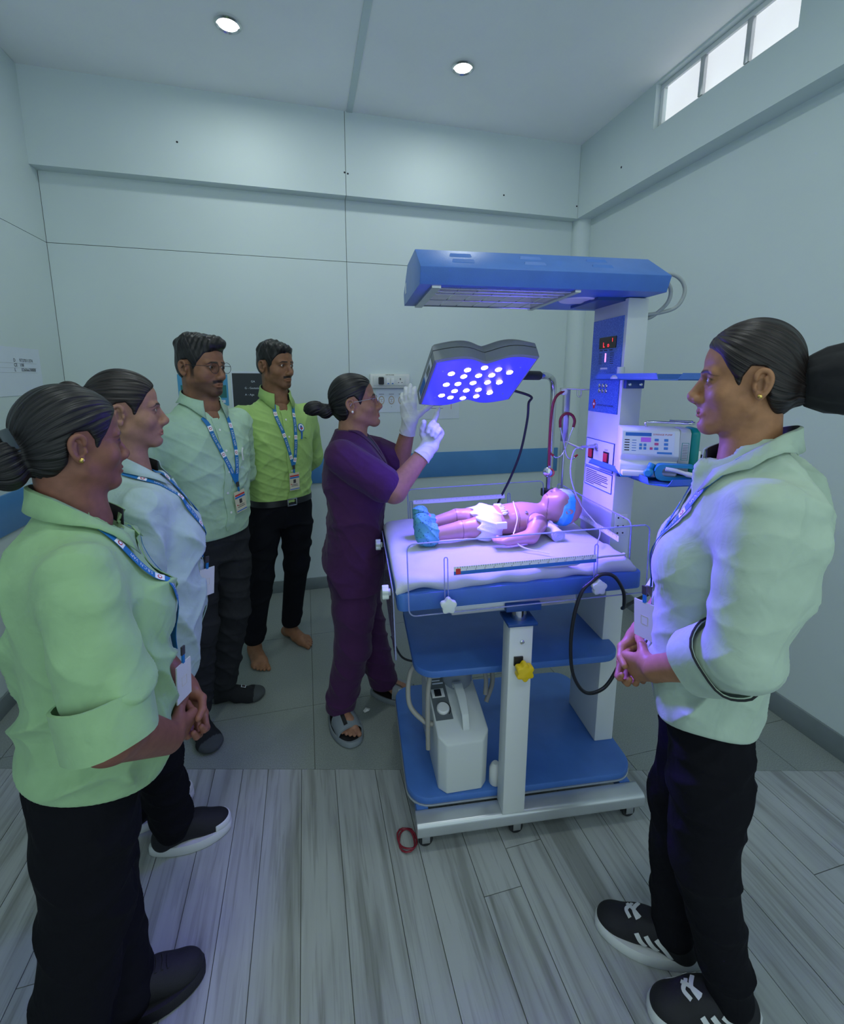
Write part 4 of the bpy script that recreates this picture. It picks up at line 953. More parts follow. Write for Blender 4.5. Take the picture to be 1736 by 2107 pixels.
# ================================================================ PEOPLE
mat('skin', (.3, .16, .1), .5, attr=True, var=.10, vscale=60, bump=.06, bscale=500, spec=.35)
def hair_mat(name, c):
    m = bpy.data.materials.new(name); m.use_nodes = True; nt = m.node_tree; b = nt.nodes['Principled BSDF']
    a = nt.nodes.new('ShaderNodeAttribute'); a.attribute_name = 'strand'
    n = nt.nodes.new('ShaderNodeTexNoise'); n.noise_dimensions = '1D'; n.inputs['Scale'].default_value = 1; n.inputs['Detail'].default_value = 4
    nt.links.new(a.outputs['Fac'], n.inputs['W'])
    r = nt.nodes.new('ShaderNodeValToRGB'); r.color_ramp.elements[0].position = .35; r.color_ramp.elements[1].position = .72
    r.color_ramp.elements[0].color = (c[0]*.45, c[1]*.45, c[2]*.45, 1); r.color_ramp.elements[1].color = (c[0]*2.2, c[1]*2.1, c[2]*2.1, 1)
    nt.links.new(n.outputs['Fac'], r.inputs[0]); nt.links.new(r.outputs[0], b.inputs['Base Color'])
    b.inputs['Roughness'].default_value = .40; b.inputs['Specular IOR Level'].default_value = .38
    bp = nt.nodes.new('ShaderNodeBump'); bp.inputs['Strength'].default_value = .55; bp.inputs['Distance'].default_value = .004
    nt.links.new(n.outputs['Fac'], bp.inputs['Height']); nt.links.new(bp.outputs[0], b.inputs['Normal']); MATS[name] = m
hair_mat('hair_black', (.0075, .0065, .007)); hair_mat('hair_brown', (.014, .010, .009))
mat('eye', (.8, .8, .8), .12, attr=True); mat('brow_hair', (.014, .011, .010), .8)
mat('gold', (.75, .52, .15), .25, metal=1); mat('lanyard_blue', (.012, .16, .42), .5); mat('letter_white', (.75, .80, .85), .6)
mat('badge_card', (.62, .63, .60), .35); mat('badge_cream', (.60, .56, .42), .35); mat('clip_dark', (.05, .045, .05), .4)
mat('collar_black', (.012, .013, .016), .7); mat('lens_clear', (.95, .96, 1), .02, trans=1, ior=1.08); mat('wire_frame', (.04, .04, .05), .3, metal=.7)
mat('glove', (.60, .63, .66), .45, var=.08, vscale=40); mat('sole_white', (.62, .64, .64), .5); mat('shoe_black', (.010, .010, .013), .75, bump=.2, bscale=500)
mat('slide_grey', (.20, .23, .26), .5); mat('sock_black', (.012, .013, .017), .9, attr=True, bump=.3, bscale=700)
def cloth(name, c, rough=.85, sheen=.1):
    m = mat(name, c, rough, var=.04, vscale=25, sheen=sheen, spec=.15); nt = m.node_tree; b = nt.nodes['Principled BSDF']
    tc = nt.nodes.new('ShaderNodeTexCoord'); last = None
    for sc, dist, st, dd in ((9, 1.2, .55, .012), (26, 1.0, .35, .004), (700, 0, .12, .001)):
        n = nt.nodes.new('ShaderNodeTexNoise'); n.inputs['Scale'].default_value = sc; n.inputs['Detail'].default_value = 2; n.inputs['Distortion'].default_value = dist
        nt.links.new(tc.outputs['Object'], n.inputs['Vector'])
        bp = nt.nodes.new('ShaderNodeBump'); bp.inputs['Strength'].default_value = st; bp.inputs['Distance'].default_value = dd
        nt.links.new(n.outputs['Fac'], bp.inputs['Height'])
        if last is not None: nt.links.new(last, bp.inputs['Normal'])
        last = bp.outputs[0]
    nt.links.new(last, b.inputs['Normal']); return m
cloth('shirt_w1', (.30, .475, .25)); cloth('shirt_w2', (.44, .57, .52)); cloth('shirt_m1', (.40, .575, .42)); cloth('shirt_m2', (.37, .56, .18)); cloth('shirt_r', (.42, .53, .42))
cloth('trouser_black', (.0055, .0055, .008), .9, 0); cloth('trouser_grey', (.026, .027, .033), .9, 0); cloth('trouser_navy', (.0075, .008, .012), .9, 0); cloth('scrub_purple', (.060, .018, .072)); cloth('under_navy', (.01, .02, .05))

def ear(f, sx, k=.005, q=.84, o=(-.010, -.008)):
    """ear: rim loop, hollow, lobe, tragus"""
    X = sx*.0715
    def p(y, z, dx=0): return (X+sx*dx*q, o[0]+y*q, o[1]+z*q)
    f.put(ell(p(-.006, -.002, -.001), (.0075*q, .018*q, .028*q)), .008)
    rim = bez([(.006, .010, 0), (.006, .022, 0), (-.003, .031, 0), (-.016, .029, 0), (-.024, .017, 0), (-.024, .001, 0), (-.018, -.015, 0), (-.010, -.025, 0)], 3)
    for a, b in zip(rim[:-1], rim[1:]): f.put(cone(p(a[0], a[1], .006+.12*max(0, -a[0])), p(b[0], b[1], .006+.12*max(0, -b[0])), .0038*q, .0038*q), k)
    f.put(ell(p(-.005, -.027, .005), (.0048*q, .0088*q, .0100*q)), .006)
    f.put(ell(p(-.006, -.002, .012), (.0085*q, .0100*q, .0170*q)), .004, 'sub')
    f.put(ell(p(.007, -.008, .005), (.0045*q, .0042*q, .0070*q)), .004)
    inn = [(-.013, .015), (-.0155, .004), (-.012, -.010)]
    for a, b in zip(inn[:-1], inn[1:]): f.put(cone(p(a[0], a[1], .0072), p(b[0], b[1], .0072), .0030*q, .0030*q), .005)

def make_head(sp):
    """returns head mesh (V,Q), colours, all in head axes: x right, y forward, z up, eyes at z=0"""
    h = sp.get('res', .0022); f = Field((-.10, -.135, -.215), (.10, .140, .135), h)
    g = sp.get('jaw', 1.0); nz = sp.get('nose', 0)
    f.put(ell((0, -.008, .028), (.0715, .085, .084)))
    f.put(ell((0, .028, .034), (.060, .055, .058)), .02)
    f.put(ell((0, .026, -.034), (.059*g, .057, .066)), .02)
    for s in (1, -1):
        f.put(ell((s*.040, .044, -.030), (.026, .026, .024)), .02)
        f.put(cone((s*.048*g, -.002, -.056), (s*.014*g, .060, -.094), .019, .017), .022)
        f.put(cone((s*.042, .066, .0145), (s*.014, .081, .0125), .0095, .009), .010)
        f.put(ell((s*.031, .082, -.002), (.016, .010, .010)), .010, 'sub')
        f.put(ell((s*.0315, .0670, -.0015), (.0148, .0140, .0125)), .005)
        f.put(ell((s*.0315, .0835, -.0010), (.0134, .0100, .0052)), .0020, 'sub')
        f.put(ell((s*.0128, .0900+nz*.3, -.0415), (.0088, .0115, .0082)), .008)
    f.put(ell((0, .068, -.095), (.019, .018, .017)), .016)
    f.put(ell((0, .062, -.062), (.030, .024, .027)), .014)
    f.put(cone((0, .079, .006), (0, .0985+nz, -.032), .0078, .0095), .012)
    f.put(ell((0, .0995+nz, -.0365), (.0105, .0100, .0092)), .007)
    f.put(cone((0, .094+nz*.6, -.040), (0, .080, -.050), .0085, .0100), .010)
    for s in (1, -1): f.put(ell((s*.0062, .0945, -.0500), (.0034, .0060, .0030)), .002, 'sub')
    up = [(-.0225, .0745, -.0690), (-.010, .0855, -.0655), (0, .0865, -.0665), (.010, .0855, -.0655), (.0225, .0745, -.0690)]
    lo_ = [(-.0205, .0745, -.0700), (-.009, .0845, -.0755), (0, .0855, -.0765), (.009, .0845, -.0755), (.0205, .0745, -.0700)]
    for a, b in zip(up[:-1], up[1:]): f.put(cone(a, b, .0038, .0042), .004)
    for a, b in zip(lo_[:-1], lo_[1:]): f.put(cone(a, b, .0044, .0050), .004)
    f.put(cone((-.018, .0855, -.0703), (.018, .0855, -.0703), .0012, .0012), .004, 'sub')
    f.put(ell((0, .088, -.084), (.016, .006, .004)), .006, 'sub')
    nb = sp['neck']; f.put(cone((0, -.022, -.045), nb, sp.get('neck_r', .050), sp.get('neck_r', .050)*1.10), .024)
    f.put(cone((0, -.010, -.060), (nb[0], nb[1]+.02, nb[2]), sp.get('neck_r', .050)*.9, sp.get('neck_r', .050)*1.05), .02)
    ear(f, 1); ear(f, -1)
    V, Q = f.mesh(); V = relax(V, Q, 1, .35)
    sk = np.array(sp['skin']); x, y, z = V.T; col = np.tile(sk, (len(V), 1))
    def blend(mask, c): nonlocal col; mm = np.clip(mask, 0, 1)[:, None]; col = col*(1-mm)+np.array(c)*mm
    front = np.clip((y-.05)/.01, 0, 1)
    lip = front*np.clip(1.4-((x/.024)**2+((z+.0705)/.0098)**2)*1.0, 0, 1)*np.clip((y-.074)/.004, 0, 1)
    blend(np.clip(lip*1.8, 0, 1)*sp.get('lip', .6), sk*np.array((1.0, .66, .72)))
    ax = np.abs(x)
    bz = .0165+.020*(ax-.014)-.6*(np.maximum(ax-.036, 0)); th = np.interp(ax, [.010, .018, .04, .052], [.0035, .0046, .0038, .001])
    blend(np.clip((th-np.abs(z-bz))/.0018, 0, 1)*(ax > .0085)*(ax < .053)*(y > .04)*.93, (.012, .010, .010))
    blend(front*np.clip(1.2-(((ax-.0315)/.019)**2+((z+.002)/.012)**2), 0, 1)*.35, sk*.55)
    er = np.sqrt(((ax-.0315)/.0150)**2+((z+.0008)/.0072)**2); blend(front*np.clip(1-np.abs(er-.96)/.16, 0, 1)*np.where(z > -.001, 1.0, .45), (.012, .009, .009))
    blend(np.clip(.9-(((ax-.0065)/.0045)**2+((z+.0500)/.0030)**2+((y-.0945)/.007)**2), 0, 1), sk*.25)
    if sp.get('beard'):
        bm = np.clip((-.052-z)/.012, 0, 1)*np.clip((y+.005)/.03, 0, 1)*np.clip((z+.135)/.02, 0, 1)*(1-np.clip(lip*2, 0, 1)); blend(bm*sp['beard'], (.025, .02, .018))
        mm = np.clip((.0072-np.abs(z+.0565-.10*np.maximum(ax-.012, 0)*-1))/.002, 0, 1)*np.clip((.030-ax)/.004, 0, 1)*(y > .06)*(1-np.clip(lip*2, 0, 1)); blend(mm*.92, (.012, .010, .010))
        gm = np.clip(1.2-((ax/.016)**2+((z+.096)/.012)**2), 0, 1)*(y > .06); blend(gm*.6, (.015, .012, .012))
        side = np.clip((.012-np.abs(y-.016))/.006, 0, 1)*np.clip((z+.06)/.03, 0, 1)*np.clip((.03-z)/.03, 0, 1)*(ax > .05); blend(side*.8, (.015, .012, .012))
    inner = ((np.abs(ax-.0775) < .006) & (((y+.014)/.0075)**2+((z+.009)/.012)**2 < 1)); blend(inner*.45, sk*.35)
    rs = np.random.RandomState(7); col *= (1+.05*np.sin(V@np.array([190., 130, 170]))[:, None]*.4)
    return V, Q, col

def eye_mesh(sx, look):
    rings = MB(); V, Q = [], []
    n, m = 20, 14; L = Vector(look).normalized(); a = L.cross(Vector((0, 0, 1))).normalized(); b = a.cross(L); c = Vector((sx*.0315, .0672, -.0015)); col = []
    for j in range(m+1):
        t = PI*j/m
        for i in range(n):
            p = 2*PI*i/n; V.append(c+(L*math.cos(t)+(a*math.cos(p)+b*math.sin(p))*math.sin(t))*.0124)
            col.append((.004, .004, .004) if t < .20 else (.045, .022, .012) if t < .50 else (.62, .60, .58))
    for j in range(m):
        for i in range(n): Q.append((j*n+i, j*n+(i+1) % n, (j+1)*n+(i+1) % n, (j+1)*n+i))
    return np.array(V), np.array(Q), np.array(col)

def make_hair(sp):
    """pulled-back or short hair shell with strand coordinate"""
    st = sp['hair']; f = Field((-.125, -.27, -.15), (.125, .135, .16), sp.get('res', .0022)*1.25)
    if st['kind'] == 'bun':
        f.put(ell((0, -.008, .030), (.0770, .0915, .0910)))
        f.put(ell((0, .026, .038), (.064, .059, .060)), .02)
        f.put(ell((0, -.030, -.022), (.065, .062, .058)), .03)
        poly = [(.082, .068), (.060, .048), (.046, .024), (.034, .006), (.026, -.024), (.018, -.026), (.016, .006), (.004, .026), (-.018, .024), (-.028, .004), (-.030, -.036), (-.052, -.078), (-.12, -.10), (-.16, -.02), (-.16, .16), (.05, .16), (.12, .13)]
        pf = poly2(st.get('poly', poly)); f.cut(lambda X, Y, Z: np.broadcast_to(pf(X, Y, Z), f.F.shape)+.0, .010)
        for c, r, rot in st['bun']: f.put(ell(c, r, np.array(rotm(*rot).to_3x3()) if rot else None), .012)
        B = np.array(st['knot']); A = np.array(st.get('axis', (0, .9, .35)))
    else:
        f.put(ell((0, -.008, .032), (.0765, .0915, .0900)))
        f.put(ell((0, .022, .040), (.0635, .060, .062)), .02)
        f.put(ell((0, -.026, -.012), (.0650, .063, .050)), .03)
        for c, r in st.get('top', []): f.put(ell(c, r), .02)
        pf = poly2(st['poly']); f.cut(lambda X, Y, Z: np.broadcast_to(pf(X, Y, Z), f.F.shape)+.0, .008)
        B = np.array(st.get('knot', (0, -.06, .12))); A = np.array(st.get('axis', (0, .4, -.9)))
    V, Q = f.mesh(); V = relax(V, Q, 1, .4); N = vnormals(V, Q)
    A = A/np.linalg.norm(A); u = np.cross(A, [1., 0, 0]); u /= np.linalg.norm(u); w = np.cross(A, u); D = V-B
    phi = np.arctan2(D@w, D@u); rr = np.linalg.norm(D, axis=1)
    sd = sp.get('seed', 1); rs = np.random.RandomState(sd)
    disp = np.zeros(len(V))
    for k in (19, 31, 47): disp += np.sin(phi*k+rs.uniform(0, 6)+2*np.sin(rr*35))/k*19
    edge = np.clip(-pf(V[:, 0], V[:, 1], V[:, 2])/.014, 0, 1) if st['kind'] == 'short' else np.where(V[:, 1] < -.07, 1, np.clip(-pf(V[:, 0], V[:, 1], V[:, 2])/.016, 0, 1))
    V = V+N*(edge*disp*st.get('groove', .0009 if st['kind'] == 'bun' else .0002))[:, None]
    if st['kind'] == 'short':
        w2 = np.zeros(len(V))
        for k in range(6): q = rs.normal(size=3)*np.array([110, 110, 70]); w2 += np.sin(V@q+rs.uniform(0, 6)+2*np.sin(V@(rs.normal(size=3)*30)))
        V = V+N*(w2*.0011*np.clip((V[:, 2]-.03)/.05, .2, 1))[:, None]
    strand = phi*st.get('freq', 16)+rr*6
    return V, Q, strand

def hand_prims(W, d, s, sc=1.0, curls=None, spread=.06, thumb=None, fat=1.0):
    """W wrist, d direction of the fingers, s towards the thumb; palm normal n = computed so that fingers curl to n"""
    W, d, s = (np.array(a, float) for a in (W, d, s)); d /= np.linalg.norm(d); s = s-d*(s@d); s /= np.linalg.norm(s)
    flip = 1 if thumb is None else thumb.get('flip', 1)
    n = np.cross(d, s)*flip; out = []
    curls = curls or [(.3, .4, .3)]*4
    KL = (.088, .091, .086, .078); KS = (.027, .009, -.009, -.025); PL = (.040, .044, .041, .033); ML = (.024, .028, .026, .020); DL = (.020, .022, .021, .018); RR = (.0090, .0092, .0088, .0078)
    for i in range(4):
        k0 = W+(d*.012+s*KS[i]*.62)*sc; K = W+(d*KL[i]+s*KS[i])*sc
        out.append((cone(k0, K, .0135*sc*fat, .0112*sc*fat), .014))
        a1, a2, a3 = curls[i]; dd = d+s*spread*(1.5-i)*.6; dd /= np.linalg.norm(dd)
        def rt(v, a): return v*math.cos(a)+n*math.sin(a)*1.0 if abs(v@n) < 1e-6 else v*math.cos(a)+np.cross(ax, v)*math.sin(a)
        ax = np.cross(dd, n); ax /= np.linalg.norm(ax)
        def rot(v, a): return v*math.cos(a)+np.cross(ax, v)*math.sin(a)+ax*(ax@v)*(1-math.cos(a))
        p = K; v = dd; ang = 0
        for L, a, r0, r1 in ((PL[i], a1, 1.0, .95), (ML[i], a2, .95, .9), (DL[i], a3, .9, .78)):
            ang += a; v = rot(dd, ang); q = p+v*L*sc; out.append((cone(p, q, RR[i]*r0*sc*fat, RR[i]*r1*sc*fat), .0035)); p = q
    th = thumb or {}; tdirs = th.get('dirs', [(.62, .72, .25), (.85, .45, .25), (.9, .35, .25)])
    p = W+(d*.018+s*.016)*sc
    for (a, b, c), L, r0, r1, k in zip(tdirs, (.044, .034, .027), (.0145, .0105, .0098), (.0112, .0098, .0080), (.014, .005, .004)):
        v = d*a+s*b+n*c; v /= np.linalg.norm(v); q = p+v*L*sc; out.append((cone(p, q, r0*sc*fat, r1*sc*fat), k)); p = q
    return out

def chain_prims(pts, rad): return [cone(a, b, ra, rb) for a, b, ra, rb in zip(pts[:-1], pts[1:], rad[:-1], rad[1:])]
def bounds(prims, m):
    lo = np.min([p[1] for p in prims], 0)-m; hi = np.max([p[2] for p in prims], 0)+m; return lo, hi
def limb_mesh(prims, h, relax_n=1):
    """prims: list of (prim, k)"""
    lo, hi = bounds([p for p, k in prims], .02); f = Field(lo, hi, h)
    for p, k in prims: f.put(p, k)
    V, Q = f.mesh(); return relax(V, Q, relax_n, .4), Q
def foot_prims(ank, direction, toes=True, sc=1.0):
    """bare foot: ankle point at z, direction in the floor plane"""
    d = np.array([direction[0], direction[1], 0.]); d /= np.linalg.norm(d); r = np.array([d[1], -d[0], 0.]); a = np.array([ank[0], ank[1], 0.]); side = direction[2]  # +1: big toe towards +r
    def P(f_, l, z): return a+d*f_*sc+r*l*sc*side+np.array([0, 0, z*sc])
    out = [(cone(P(0, 0, ank[2]/sc), P(-.005, 0, .055), .034*sc, .031*sc), .01), (cone(P(-.045, 0, .030), P(.0, .0, .045), .028*sc, .032*sc), .02),
           (cone(P(0, 0, .05), P(.09, .006, .030), .031*sc, .026*sc), .02), (cone(P(-.03, -.008, .022), P(.10, -.026, .015), .022*sc, .015*sc), .02), (cone(P(.05, .015, .022), P(.125, .020, .016), .022*sc, .018*sc), .02), (cone(P(.10, .02, .016), P(.105, -.03, .014), .017*sc, .013*sc), .02)]
    if toes:
        for l, f0, L, rr in ((.027, .125, .045, .0125), (.007, .128, .038, .0085), (-.008, .122, .033, .0080), (-.021, .113, .029, .0075), (-.033, .100, .026, .0072)):
            out += [(cone(P(f0-.01, l*.95, .014), P(f0+L*.5, l*1.02, .013), rr*1.0*sc, rr*.95*sc), .006), (cone(P(f0+L*.5, l*1.02, .013), P(f0+L, l*1.04, .0105), rr*.95*sc, rr*.9*sc), .003)]
    else: out.append((ell(P(.125, -.004, .018), (.044*sc, .044*sc, .020*sc)), .02))
    return out
def shoe_outline(L, w, n=36):
    out = []
    for i in range(n):
        t = 2*PI*i/n; y = -math.cos(t)*L/2; k = (y/L+.5); hw = w*(.78+.34*math.sin(min(1, max(0, k))*PI*.9-.35)+.0)*.5
        x = math.sin(t); x = math.copysign(abs(x)**.72, x)*hw*1.15; out.append((x, y))
    return out
def make_shoe(parent, ank, direction, style, L=.25, tag_='shoe'):
    """sneaker in its own axes (y forward), placed by the ankle point and heading"""
    d = Vector((direction[0], direction[1], 0)).normalized(); M = Matrix(((d.y, d.x, 0, 0), (-d.x, d.y, 0, 0), (0, 0, 1, 0), (0, 0, 0, 1))); M.translation = Vector((ank[0]+d.x*.055, ank[1]+d.y*.055, 0))
    e = empty('shoe', (0, 0, 0), parent=parent); e.matrix_local = M
    W_ = .092; ol = shoe_outline(L, W_)
    mb = MB(); mb.loft([[(x*k, y*k, z) for x, y in ol] for z, k in ((0, .97), (.004, 1.0), (.022, 1.0), (.030, .95))]); mb.build('sole', 'sole_white' if style != 'black' else 'shoe_black', e, smooth=.7)
    f = Field((-.06, -L/2-.02, 0), (.06, L/2+.02, .14), .003)
    f.put(ell((0, L*.27, .034), (.041, L*.215, .034))); f.put(cone((0, -L*.30, .038), (0, .02, .052), .037, .038), .03); f.put(cone((0, -L*.27, .05), (0, -L*.2, .10), .036, .037), .03); f.put(cone((0, 0.0, .058), (0, L*.24, .034), .034, .026), .02)
    f.cut(lambda X, Y, Z: np.maximum(.018-Z, Z-(.098-.10*np.clip(Y+.06, -.02, .1)))+0*X+0*Y, .004)
    V, Q = f.mesh(); V = relax(V, Q, 1, .4); up = mesh_obj('upper', V, Q, 'shoe_black' if style != 'white_toe' else 'shoe_black', e)
    bv = bvh_of(V, Q)
    if style == 'stripe':
        for sx in (1, -1):
            for y0, y1 in ((.035, .005), (.010, -.022), (-.018, -.05)):
                Ribbon(bv, [(sx*.06, y0, .075), (sx*.06, (y0+y1)/2, .05), (sx*.06, y1, .030)], .012, .0012, 6).build('side_stripe', 'sole_white', e, .001)
        for y in (.03, .05): Ribbon(bv, [(-.022, y, .09), (0, y+.012, .10), (.022, y-.006, .09)], .009, .0016, 6).build('lace', 'sole_white', e, .0015)
        Ribbon(bv, [(.018, .058, .09), (-.018, .024, .10)], .008, .002, 8).build('lace', 'sole_white', e, .0015)
    elif style == 'white_toe':
        ft = Field((-.06, 0, 0), (.06, L/2+.03, .09), .003); ft.put(ell((0, L*.27, .033), (.0435, L*.228, .036))); ft.cut(lambda X, Y, Z: np.maximum(.012-Z, np.maximum(L*.30-Y, Z-.048))+0*X, .004)
        v2, q2 = ft.mesh(); mesh_obj('toe_cap', v2, q2, 'sole_white', e)
    else:
        for y in (.02, .035, .05): Ribbon(bv, [(-.02, y, .09), (0, y+.004, .10), (.02, y, .09)], .005, .0016, 6).build('lace', 'shoe_black', e, .0015)
    return e

def collar(parent, c, rx, ry, zb, zf, m, lining, bvh=None, fall=.042, open_=.42, wide=1.25, stand=.034, tip=.022, drop=(0, 0)):
    """turn-down shirt collar: c=(x,y) neck centre, zb/zf rim height at back and front"""
    oa, ob = open_ if isinstance(open_, tuple) else (open_, open_)
    n = 34; th = np.linspace(oa, 2*PI-ob, n); out, inn, low = [], [], []
    fr, stn = [], []
    for a in th:
        s_, co = math.sin(a), math.cos(a); zz = zb+(zf-zb)*(.5+.5*co)
        e = max(0, 1-min(a-oa, 2*PI-ob-a)/.75)
        zz -= drop[0]*max(0, 1-(a-oa)/1.3)**1.3+drop[1]*max(0, 1-(2*PI-ob-a)/1.3)**1.3
        top = np.array([c[0]+rx*1.02*s_, c[1]+ry*1.02*co, zz]); bot = np.array([c[0]+rx*.98*s_, c[1]+ry*.98*co, zz-stand])
        fo = np.array([c[0]+rx*1.09*s_, c[1]+ry*1.09*co, zz-.002]); mid = np.array([c[0]+rx*(1+wide)/2*1.02*s_, c[1]+ry*(1+wide)/2*1.02*co, zz-fall*.5])
        end = np.array([c[0]+rx*wide*s_*(1+.10*e), c[1]+ry*wide*co+.006*e, zz-fall-tip*e])
        if bvh is not None:
            for arr, o in ((end, .0095), (mid, .010)):
                l, nn, i, dd = bvh.find_nearest(Vector(arr)); v = arr-np.array(l)
                if v@np.array(nn) < o: arr[:] = np.array(l)+np.array(nn)*o
        stn.append((bot, top)); fr.append((top, fo, mid, end))
    def strip(rows, name, m_, par):
        k = len(rows[0]); mb = MB(); mb.add([tuple(p) for r in rows for p in r], [(i*k+j, (i+1)*k+j, (i+1)*k+j+1, i*k+j+1) for i in range(len(rows)-1) for j in range(k-1)])
        o = mb.build(name, m_, par, smooth=1.0, fix=False); md = o.modifiers.new('thickness', 'SOLIDIFY'); md.thickness = .0022; md.offset = 0; return o
    o = strip(fr, 'collar', m, parent); strip(stn, 'collar_lining', lining, o); return o

def lanyard(P, bvh, straps, label, badge, card, text=True, flip=False, width=.0165, side='f'):
    """neck strap with printed lettering, metal clip and identity card. straps: two control paths ending at the same point"""
    e = empty('id_lanyard', P['obj'].location, P['obj'].rotation_euler[2], label, 'lanyard', 'blue identity lanyards')
    end = None
    for k, ctrl in enumerate(straps):
        r = Ribbon(bvh, ctrl, width, .0060, 12, 24); s = r.build('strap', 'lanyard_blue', e)
        if text:
            l = .05; i = 0
            while l < r.L[-1]-.03:
                r.patch('strap_badge', l-.011, l+.011, 'letter_white', s); r.disc('strap_emblem', l, .0055, 'ink_red', s); r.disc('strap_emblem', l, .0034, 'letter_white', s, .0018)
                if l+.10 < r.L[-1]: r.text('strap_lettering', 'S.B.C.N. VAPI', l+.020 if not flip else l+.095, .0115, 'letter_white', s, flip)
                l += .112
        end = r
    p, q, n = end.at(end.L[-1]); n = n*np.array([1, 1, .25]); n /= np.linalg.norm(n)
    up = np.array([0, 0, 1.]); sd = np.cross(up, n); sd /= np.linalg.norm(sd); n = np.cross(sd, up)
    tn = badge.get('turn', 0); n = np.array([0, 1., 0]) if tn else n; n = np.array([n[0]*math.cos(tn)-n[1]*math.sin(tn), n[0]*math.sin(tn)+n[1]*math.cos(tn), 0]); sd = np.cross(up, n); dn = badge.get('lean', 0); axis_d = -up+sd*dn; axis_d /= np.linalg.norm(axis_d); sd = np.cross(n, axis_d)
    p = p+n*badge.get('off', .004)
    def quad(name, l0, l1, w, t, off, m, par, lift=0, x0=0):
        mb = MB(); vs = [tuple(p+axis_d*l+sd*(x0+s_*w/2)+n*(o+lift)) for o in (off, off+t) for l, s_ in ((l0, -1), (l0, 1), (l1, 1), (l1, -1))]
        mb.add(vs, [(0, 1, 2, 3), (7, 6, 5, 4), (0, 4, 5, 1), (1, 5, 6, 2), (2, 6, 7, 3), (3, 7, 4, 0)]); return mb.build(name, m, par)
    quad('crimp', -.004, .016, .012, .004, -.002, 'clip_dark', e); quad('clip', .016, .036, .008, .004, -.002, 'lanyard_blue', e)
    w, h = badge.get('size', (.056, .088)); cd = quad('id_card', .034, .034+h, w, .003, -.0015, card, e)
    f0 = .0016
    if badge.get('print'):
        quad('card_band', .046, .053, w*.92, .0004, f0, 'ink_red', cd); quad('card_band', .055, .062, w*.96, .0004, f0, 'ink_blue', cd); quad('card_band', .034+h-.008, .034+h-.004, w*.96, .0004, f0, 'ink_blue', cd)
        quad('card_photo', .068, .086, w*.26, .0004, f0, 'clip_dark', cd); quad('card_line', .092, .094, w*.6, .0004, f0, 'ink', cd); quad('card_line', .099, .101, w*.7, .0004, f0, 'ink', cd); quad('card_mark', .088, .092, w*.1, .0004, f0, 'ink_red', cd, 0, -w*.35)
    else:
        for l0, l1, ww, x0 in ((.067, .068, w*.32, 0), (.087, .088, w*.32, 0), (.067, .088, .001, -w*.16), (.067, .088, .001, w*.16)): quad('card_frame', l0, l1, ww, .0003, f0, 'badge_cream', cd, 0, x0)
    return e

def glasses(parent, M, tint='wire_frame', rx=.0235, rz=.021):
    g = empty('eyeglasses', (0, 0, 0), parent=parent); T = lambda p: tuple(M @ Vector(p))
    for s in (1, -1):
        ringp = [(s*.033+rx*math.cos(a), .094-.10*abs(rx*math.cos(a)+.0)*.4, -.004+rz*math.sin(a)) for a in np.linspace(0, 2*PI, 28)]
        MB().tube([T(p) for p in ringp], .0009, 6, False).build('rim', tint, g, smooth=1)
        mb = MB(); mb.add([T((p[0], p[1]+o, p[2])) for o in (-.0006, .0006) for p in ringp[:-1]], [tuple(range(27))[::-1], tuple(range(27, 54))]+[(i, (i+1) % 27, (i+1) % 27+27, i+27) for i in range(27)]); mb.build('lens', 'lens_clear', g)
        MB().tube([T(p) for p in bez([(s*.0565, .090, .002), (s*.068, .078, .003), (s*.0765, .03, .004), (s*.0785, -.004, .004), (s*.0775, -.02, -.008)], 6)], .0011, 6).build('temple', tint, g, smooth=1)
    MB().tube([T(p) for p in bez([(-.0105, .0935, .0), (0, .0985, .004), (.0105, .0935, .0)], 5)], .0010, 6).build('bridge', tint, g, smooth=1)
    return g

def person(key, B, fwd, label, sp):
    f = Vector((fwd[0], fwd[1], 0)).normalized(); rz = math.atan2(f.y, f.x)-PI/2
    e = empty('person', (B[0], B[1], 0), rz, label, 'person'); P = {'obj': e}
    hp = sp['head']; HM = Matrix.Translation(hp['pos']) @ Matrix.Rotation(hp.get('yaw', 0), 4, 'Z') @ Matrix.Rotation(hp.get('roll', 0), 4, 'Y') @ Matrix.Rotation(hp.get('pitch', 0), 4, 'X') @ Matrix.Diagonal((hp.get('scale', 1), hp.get('scale', 1)*hp.get('ysc', 1), hp.get('scale', 1), 1))
    P['HM'] = HM
    nb = HM.inverted() @ Vector(sp['neck']); hs = dict(hp); hs['neck'] = tuple(nb); hs['skin'] = sp['skin']
    V, Q, col = make_head(hs); V = xfm(V, HM)
    meshes = [(V, Q)]; cols = [col]; sk = np.array(sp['skin'])
    for prims, h, c in sp.get('limbs', []):
        v, q = limb_mesh(prims, h); meshes.append((v, q)); cols.append(np.tile(sk*(1 if c is None else c), (len(v), 1)))
    if sp.get('core'):
        v, q = limb_mesh(sp['core'], .011); meshes.append((v, q)); cols.append(np.tile(sk, (len(v), 1)))
    V, Q = joinm(*meshes); P['body'] = mesh_obj('body', V, Q, 'skin', e, np.concatenate(cols))
    for s in (1, -1):
        v, q, c = eye_mesh(s, hp.get('look', (0, 1, 0))); mesh_obj('eye', xfm(v, HM), q, 'eye', e, c)
    v, q, st = make_hair(hs); P['hair'] = mesh_obj('hair', xfm(v, HM), q, hp.get('hairmat', 'hair_black'), e, None, {'strand': st})
    return P
